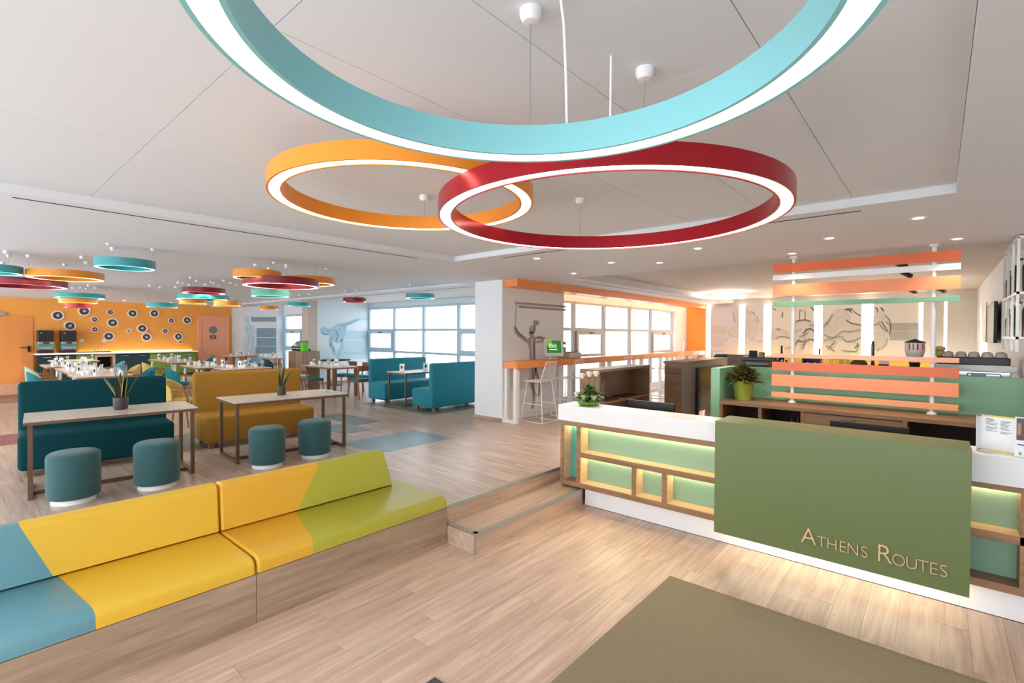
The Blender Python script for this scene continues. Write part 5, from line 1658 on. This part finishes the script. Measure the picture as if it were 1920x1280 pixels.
gr = 'padded tub chairs at the dining tables'
protos = {}
chairs = [
    ('b', -15.5, 1.42, math.pi, 'light blue tub chair by the orange door, left of the tables'),
    ('y', -14.5, 1.36, math.pi, 'mustard tub chair peeping over the left end of the dark teal sofa'),
    ('t', -13.6, 1.3, math.pi, 'teal tub chair peeping over the left end of the dark teal sofa'),
    ('b', -16.9, 3.0, 0, 'light blue tub chair before the open buffet niche'),
    ('y', -14.8, 2.9, 0, 'mustard tub chair before the dark buffet cabinets'),
    ('t', -13.35, 2.85, 0, 'teal tub chair before the dark buffet cabinets'),
    ('y', -15.7, 3.62, math.pi, 'mustard tub chair beside the dark to green cabinet joint'),
    ('t', -12.9, 3.45, math.pi, 'teal tub chair left of the mustard sofa back'),
    ('y', -9.75, 2.62, 2.5, 'mustard tub chair nearest, in the gap between the two sofas'),
    ('t', -13.5, 5.3, 0, 'teal tub chair right of the middle table, behind the mustard sofa'),
    ('b', -16.9, 6.6, 0.4, 'light blue tub chair in front of the far tables'),
    ('d', -15.4, 6.6, 2.6, 'dark petrol tub chair left of the host stand'),
    ('t', -17.3, 5.3, 0, 'teal tub chair at the middle table before the peach door'),
]
for kind, x, y, rz, lb in chairs:
    if kind not in protos:
        protos[kind] = make_chair(lb, {'t': shell_t, 'y': shell_y, 'b': shell_b, 'd': shell_d}[kind], wood_c, gr)
        protos[kind].location = (x, y, ZU)
        protos[kind].rotation_euler = (0, 0, rz)
    else:
        dup(protos[kind], (x, y, ZU), rz, lb)

# oak chairs with a curved top rail and teal pad, front to -Y at rotation 0
WC = thing('oak_chair', 'oak chair with teal seat, seen from behind at the corner table', 'chair', (0, 0, 0), 'oak chairs at the corner table')
B(-0.21, 0.21, -0.21, 0.20, 0.44, 0.48, bev=0.015).build('seat', shell_t, WC, smooth=True)
MB().box(-0.2, 0.2, -0.2, 0.19, 0.40, 0.44).build('apron', wood_c, WC)
for sx in (-1, 1):
    MB().tube([(0.18 * sx, -0.18, 0.44), (0.2 * sx, -0.21, 0.0)], 0.02, 8, r1=0.013).build('leg', wood_c, WC, smooth=True)
    MB().tube([(0.19 * sx, 0.27, 0.0), (0.185 * sx, 0.20, 0.45), (0.19 * sx, 0.25, 0.76)], 0.019, 8).build('leg', wood_c, WC, smooth=True)
rows = []
for k in range(9):
    u = -1 + k / 4
    y = 0.25 + 0.05 * (1 - u * u)
    rows.append([(0.23 * u, y - 0.012, 0.68), (0.23 * u, y + 0.012, 0.68), (0.23 * u, y + 0.016, 0.81), (0.23 * u, y - 0.008, 0.81)])
MB().loft(rows, closed=True, caps=True).build('top_rail', wood_c, WC, smooth=True)
WC.location = (-10.78, 6.72, ZU)
WC.rotation_euler = (0, 0, -math.pi / 2)
for x, y, rz, lb in ((-11.6, 7.2, 0, 'oak chair with teal seat on the window side of the corner table, right'), (-12.35, 7.2, 0, 'oak chair with teal seat on the window side of the corner table, left'),
                     (-11.7, 5.95, math.pi, 'oak chair with teal seat tucked under the near side of the corner table'),
                     (-19.4, 6.45, math.pi, 'oak chair at the far table under the robed figure'), (-17.5, 6.75, math.pi, 'oak chair at the far table left of the host stand'),
                     (-10.7, 7.75, 0, 'oak chair with teal seat behind the farther booth sofa')):
    dup(WC, (x, y, ZU), rz, lb)
t = thing('wall_ledge', 'dark oval ledge table under the pale blue thrower', 'table', (-13.9, 7.9, ZU))
MB().lathe([(0, 0), (0.44, 0), (0.46, 0.015), (0.44, 0.03), (0, 0.03)], (-13.95, 7.85, 1.10), 36, sx=0.9, sy=1.0).build('top', blackm, t, smooth=True)
MB().cyl((-13.95, 7.85, ZU), (-13.95, 7.85, 1.10), 0.04, n=12).build('leg', black, t, smooth=True)
MB().lathe([(0, 0), (0.22, 0), (0.2, 0.02), (0, 0.02)], (-13.95, 7.85, ZU), 24).build('base', black, t, smooth=True)

# white wire chair by the host stand, and the stand itself
t = thing('host_stand', 'wooden host stand with a till before the dining column', 'stand', (-13.2, 6.4, ZU))
hw = wood('host_stand_oak', (126, 106, 90), (166, 144, 126), 2, 0.5)
B(-13.62, -12.82, 6.25, 6.75, ZU, 1.44, bev=0.004, seg=1).build('body', hw, t)
B(-13.62, -13.2, 6.24, 6.25, ZU + 0.02, 1.42).build('door', back_w, t)
B(-12.818, -12.81, 6.27, 6.73, ZU + 0.03, 1.42).build('side_panel', hw, t)
t = thing('till', 'black touch-screen till on the wooden host stand', 'till', (-13.4, 6.5, 1.44))
B(-13.58, -13.15, 6.32, 6.65, 1.441, 1.50, bev=0.01).build('base', black, t)
MB().rbox((-13.36, 6.45, 1.62), 0.38, 0.03, 0.28, (math.radians(-55), 0, math.radians(25)), 0.006).build('screen', black, t)
MB().rbox((-13.365, 6.435, 1.633), 0.34, 0.006, 0.24, (math.radians(-55), 0, math.radians(25)), 0).build('display', mat('grey_screen', (110, 124, 132), 0.15), t)
MB().cyl((-13.36, 6.52, 1.49), (-13.36, 6.48, 1.60), 0.03, n=10).build('stem', black, t)
o = B(-13.05, -12.86, 6.3, 6.45, 1.441, 1.68, bev=0.006).build('sign_box', mat('apple_green', (96, 190, 40), 0.4), base=(-12.95, 6.4, 1.441))
tag(o, 'bright green block sign on the host stand beside the till', 'sign')
t = thing('white_stool', 'white round-seat chair on wire legs right of the mustard sofa back', 'chair', (-12.45, 6.02, ZU))
MB().lathe([(0, 0.43), (0.2, 0.43), (0.215, 0.445), (0.2, 0.46), (0, 0.46)], (-12.45, 6.02, ZU + 0.06), 28).build('seat', ware, t, smooth=True)
for a in (0.6, 2.2, 3.8, 5.4):
    MB().tube([(-12.45 + 0.12 * math.cos(a), 6.02 + 0.12 * math.sin(a), ZU + 0.49), (-12.45 + 0.24 * math.cos(a), 6.02 + 0.24 * math.sin(a), ZU)], 0.009, 7).build('leg', wht_m, t, smooth=True)

# tableware
CUP = thing('table_cup', 'x', 'cup', (0, 0, -5))
MB().lathe([(0, 0), (0.026, 0), (0.038, 0.03), (0.042, 0.085), (0.038, 0.085), (0.034, 0.03), (0, 0.01)], (0, 0, -5), 12).build('bowl', ware, CUP, smooth=True)
GLS = thing('table_glass', 'x', 'glass', (0, 0, -5))
MB().lathe([(0, 0), (0.028, 0), (0.034, 0.13), (0.03, 0.13), (0.025, 0.01), (0, 0.01)], (0, 0, -5), 10).build('bowl', clear, GLS, smooth=True)
CRD = thing('table_card', 'x', 'card', (0, 0, -5))
MB().box(-0.055, 0.055, -0.03, 0.03, -5, -4.99).box(-0.05, 0.05, -0.02, 0.02, -4.99, -4.83).build('holder', ware, CRD)
B(-0.02, 0.02, -0.0225, -0.02, -4.93, -4.87).build('mark', black, CRD)
B(0.05, 0.0525, -0.012, 0.012, -4.93, -4.87).build('mark', black, CRD)
plt_m = mat('dark_napkin', (70, 80, 84), 0.7)
where_t = [('left row table nearest the teal sofa', -13.15, -12.1, 1.6, 2.45, 5), ('second table of the left row', -15.4, -13.4, 1.66, 2.4, 9), ('third table of the left row', -17.5, -16.1, 1.6, 2.5, 7), ('far left table', -20.0, -18.7, 2.0, 3.0, 4),
           ('middle row table by the green run', -18.6, -16.1, 4.15, 4.85, 9), ('middle row table behind the mustard sofa', -14.8, -13.35, 3.98, 4.8, 8), ('table closest to the mustard sofa', -13.1, -12.3, 4.2, 5.25, 6), ('far table under the robed figure', -19.9, -18.95, 6.68, 7.55, 4),
           ('far table left of the host stand', -18.0, -16.9, 6.95, 7.6, 4), ('corner table by the pale blue thrower', -12.75, -11.15, 6.2, 7.0, 8)]
first = {'c': True, 'g': True, 'k': True}
for wn, x0, x1, y0, y1, n_ in where_t:
    used = []
    tries = 0
    made = 0
    while made < n_ * 2 and tries < 400:
        tries += 1
        x, y = random.uniform(x0 + 0.1, x1 - 0.1), random.uniform(y0 + 0.1, y1 - 0.1)
        if any(abs(x - u) < 0.14 and abs(y - v) < 0.12 for u, v in used):
            continue
        used.append((x, y))
        kk = 'cgk'[made % 3] if made % 6 != 5 else 'c'
        src = {'c': CUP, 'g': GLS, 'k': CRD}[kk]
        lb = {'c': 'white cup on the ', 'g': 'clear glass on the ', 'k': 'white napkin and menu holder on the '}[kk] + wn
        gp_ = {'c': 'cups', 'g': 'glasses', 'k': 'holders'}[kk] + ' on the ' + wn
        if first[kk]:
            src.location = (x, y, 1.091)
            src['label'], src['group'] = lb, gp_
            first[kk] = False
        else:
            dup(src, (x, y, 1.091), random.uniform(-0.4, 0.4), lb, gp_)
        made += 1
for k, (x, y) in enumerate(((-8.95, 6.62), (-8.85, 7.2), (-8.75, 7.35))):
    dup(CRD, (x, y, 1.091), 0.6 + 0.5 * k, 'white cube holder on the booth table between the bright teal sofas', 'cube holders on the booth table')
